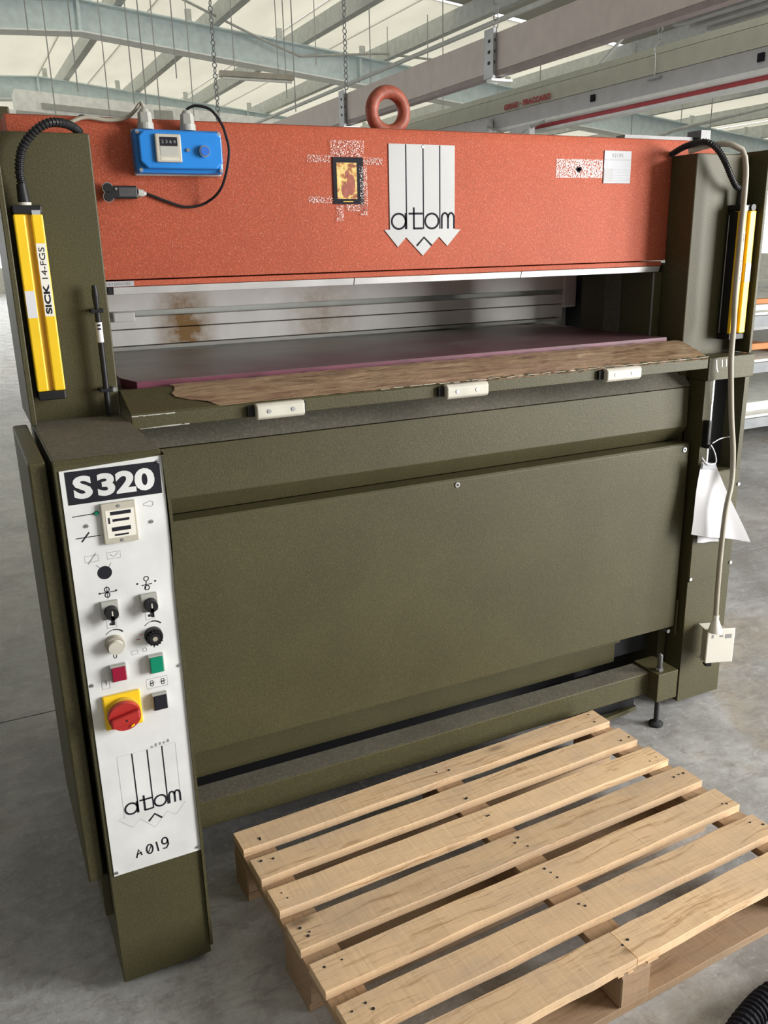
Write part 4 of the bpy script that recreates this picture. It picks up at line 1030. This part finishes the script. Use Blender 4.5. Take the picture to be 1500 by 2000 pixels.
def plank(L, W, T, jag=0.002, seed=0):
    """a sawn board centred on its own origin, edges slightly uneven"""
    rnd = random.Random(seed); n = 10; mb = MB(); vs = []
    for i in range(n + 1):
        x = -L / 2 + L * i / n; e = lambda: rnd.uniform(-jag, jag)
        a, b = e(), e()
        vs += [(x, -W / 2 + a, -T / 2), (x, W / 2 + b, -T / 2), (x, W / 2 + b, T / 2), (x, -W / 2 + a, T / 2)]
    fs = [(0, 1, 2, 3), (n * 4 + 3, n * 4 + 2, n * 4 + 1, n * 4)]
    for i in range(n):
        for k in range(4): fs.append((i * 4 + k, (i + 1) * 4 + k, (i + 1) * 4 + (k + 1) % 4, i * 4 + (k + 1) % 4))
    mb.add(vs, fs); return mb


def lay(name, mb, m, cx, cy, cz, rot=0.0, bevel=0.0012, tilt=0.0, label=None):
    o = obj(name, mb, m, t, bevel=bevel, seg=1, label=label)
    o.location = (cx, cy, cz); o.rotation_euler = (0, tilt, rot); return o


deck = [(0.0, 0.078), (0.119, 0.197), (0.240, 0.319), (0.357, 0.442), (0.484, 0.567), (0.607, 0.666)]
for k, (a, b) in enumerate(deck):
    W = (b - a) if k < 5 else 0.080
    lay('deck_board', plank(1.205 + random.uniform(-0.006, 0.006), W, 0.022, 0.0018, k), 'wood', 0.603, -(a + W / 2), 0.133 + random.uniform(-0.0008, 0.0008), random.uniform(-0.003, 0.003))
lay('deck_board', plank(0.604, 0.086, 0.022, 0.0016, 21), 'wood', 0.300, -0.772, 0.134, -0.004, label='left half of the split front board')
lay('deck_board', plank(0.606, 0.086, 0.022, 0.0016, 22), 'wood', 0.9065, -0.770, 0.1325, 0.006, tilt=0.0, label='right half of the split front board')
for sx in (0.043, 0.610, 1.170):
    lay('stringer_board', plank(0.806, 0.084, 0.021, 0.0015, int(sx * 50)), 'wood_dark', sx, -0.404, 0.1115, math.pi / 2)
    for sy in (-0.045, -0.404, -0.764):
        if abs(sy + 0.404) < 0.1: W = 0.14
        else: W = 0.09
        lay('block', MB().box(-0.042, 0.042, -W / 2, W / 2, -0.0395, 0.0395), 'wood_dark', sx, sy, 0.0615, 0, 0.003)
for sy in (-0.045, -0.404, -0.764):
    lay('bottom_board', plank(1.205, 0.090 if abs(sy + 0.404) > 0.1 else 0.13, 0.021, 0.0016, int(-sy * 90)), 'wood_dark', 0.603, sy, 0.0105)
mb = MB(); rnd = random.Random(5)
for (a, b) in deck + [(0.73, 0.815)]:
    for sx in (0.043, 0.610, 1.170):
        for k in range(2 if rnd.random() < 0.75 else 3):
            cx = sx + rnd.uniform(-0.022, 0.022); cy = -(a + (b - a) * rnd.uniform(0.2, 0.8)); r = rnd.uniform(0.0022, 0.0036)
            mb.cyl((cx, cy, 0.1435), (cx, cy, 0.1453), r, 8)
obj('nail_heads', mb, 'dark', t, kind='stuff')
mb = MB().tube([(0.562, -0.731, 0.1455), (0.580, -0.760, 0.1455), (0.598, -0.812, 0.1455)], 0.0012, 5)
obj('splinters', MB().box(0.55, 0.566, -0.815, -0.812, 0.118, 0.124).box(0.575, 0.59, -0.818, -0.812, 0.120, 0.123).box(0.63, 0.66, -0.818, -0.813, 0.12, 0.125), 'wood', t)

# ================================================================== drag chain hose at the lower right corner
mb = MB(); Pp = smooth_path([Vector(p) for p in ((0.79, -1.228, 0.03), (0.86, -1.173, 0.034), (0.94, -1.141, 0.036), (1.05, -1.122, 0.036), (1.25, -1.14, 0.034))], 0.0035)
mb.tube(Pp, lambda i: 0.028 if (i // 2) % 2 == 0 else 0.0235, 14)
tag(obj('ribbed_hose', mb, 'print'), 'thick black ribbed hose on the floor at the lower right corner', 'hose')
mb = MB(); Pp = smooth_path([Vector(p) for p in ((0.90, -1.29, 0.018), (0.97, -1.222, 0.018), (1.06, -1.20, 0.018), (1.25, -1.215, 0.018))], 0.004)
mb.tube(Pp, lambda i: 0.016 if (i // 2) % 2 == 0 else 0.013, 10)
tag(obj('pale_hose', mb, 'beige'), 'thin pale ribbed hose beside the black one', 'hose')

# ================================================================== racks beyond the press at right
t = thing('storage_rack', 'grey storage rack with white and orange boards beyond the press', 'rack', (5.9, 3.2, 0.0))
for px, py in ((5.02, 2.75), (7.4, 2.75), (5.02, 4.3), (7.4, 4.3)):
    obj('upright', MB().box(px - 0.03, px + 0.03, py - 0.03, py + 0.03, 0.0, 1.15), 'rackgrey', t, bevel=0.003)
for bz in (0.16, 0.60, 0.96):
    for by in (2.75, 4.3):
        obj('beam_rail', MB().box(5.051, 7.369, by - 0.025, by + 0.025, bz - 0.04, bz + 0.04), 'rackgrey', t, bevel=0.003)
for bz in (0.206, 0.645, 1.005):
    obj('shelf_board', MB().box(4.99, 7.43, 2.73, 4.33, bz, bz + 0.02), 'whiteboard', t)


def stacked(name, x0, x1, y0, y1, z0, z1, m, label, cat, rot=0.0):
    return tag(obj(name, MB().obox(((x0 + x1) / 2, y0, (z0 + z1) / 2), ((x0 + x1) / 2 + rot, y1, (z0 + z1) / 2), ((x1 - x0) / 2, 0, 0), (0, 0, (z1 - z0) / 2)), m, bevel=0.004), label, cat)


stacked('orange_batten', 5.1, 5.2, 2.8, 4.2, 0.666, 0.72, 'woodorange', 'orange wood batten lying nearest on the middle rack shelf', 'batten', 0.35)
stacked('orange_batten', 5.7, 5.8, 2.8, 4.2, 0.666, 0.72, 'woodorange', 'orange wood batten lying further back on the middle rack shelf', 'batten', 0.2)
stacked('orange_batten', 5.15, 7.2, 2.85, 2.92, 0.722, 0.77, 'woodorange', 'orange wood rail lying across the battens on the rack', 'batten')
stacked('white_sheet_stack', 5.1, 6.9, 2.85, 4.1, 0.227, 0.30, 'whiteboard', 'stack of white sheets on the lowest rack shelf', 'sheets')
stacked('white_sheet_stack', 5.1, 6.6, 2.85, 4.1, 1.026, 1.07, 'whiteboard', 'stack of white sheets on top of the rack', 'sheets')
stacked('orange_batten', 5.1, 6.9, 2.9, 2.98, 1.072, 1.11, 'woodorange', 'thin wood strip on the top stack of white sheets', 'batten')
t = thing('work_table', 'long white work table standing far beyond the rack', 'table', (11, 8, 0))
obj('table_top', MB().box(9.0, 13.5, 7.0, 8.6, 0.86, 0.90), 'whiteboard', t)
for px, py in ((9.1, 7.1), (13.4, 7.1), (9.1, 8.5), (13.4, 8.5)):
    obj('leg', MB().box(px - 0.04, px + 0.04, py - 0.04, py + 0.04, 0, 0.859), 'rackgrey', t)

for o in bpy.data.objects:            # prints and crumbs too small to pick apart one by one
    if o.name.split('.')[0] in ('slots', 'printed_symbols', 'faint_outlines', 'splinters', 'smudge', 'handwriting', 'plate_lines', 'meter_windows', 'meter_screws', 'faded_print', 'band_marks', 'red_marks', 'ledge_scuffs', 'plate_band', 'label_mark', 'figure_print', 'model_lettering', 'label_lettering', 'red_lettering', 'stamped_lettering', 'plate_lettering', 'counter_digits'):
        o['kind'] = 'stuff'
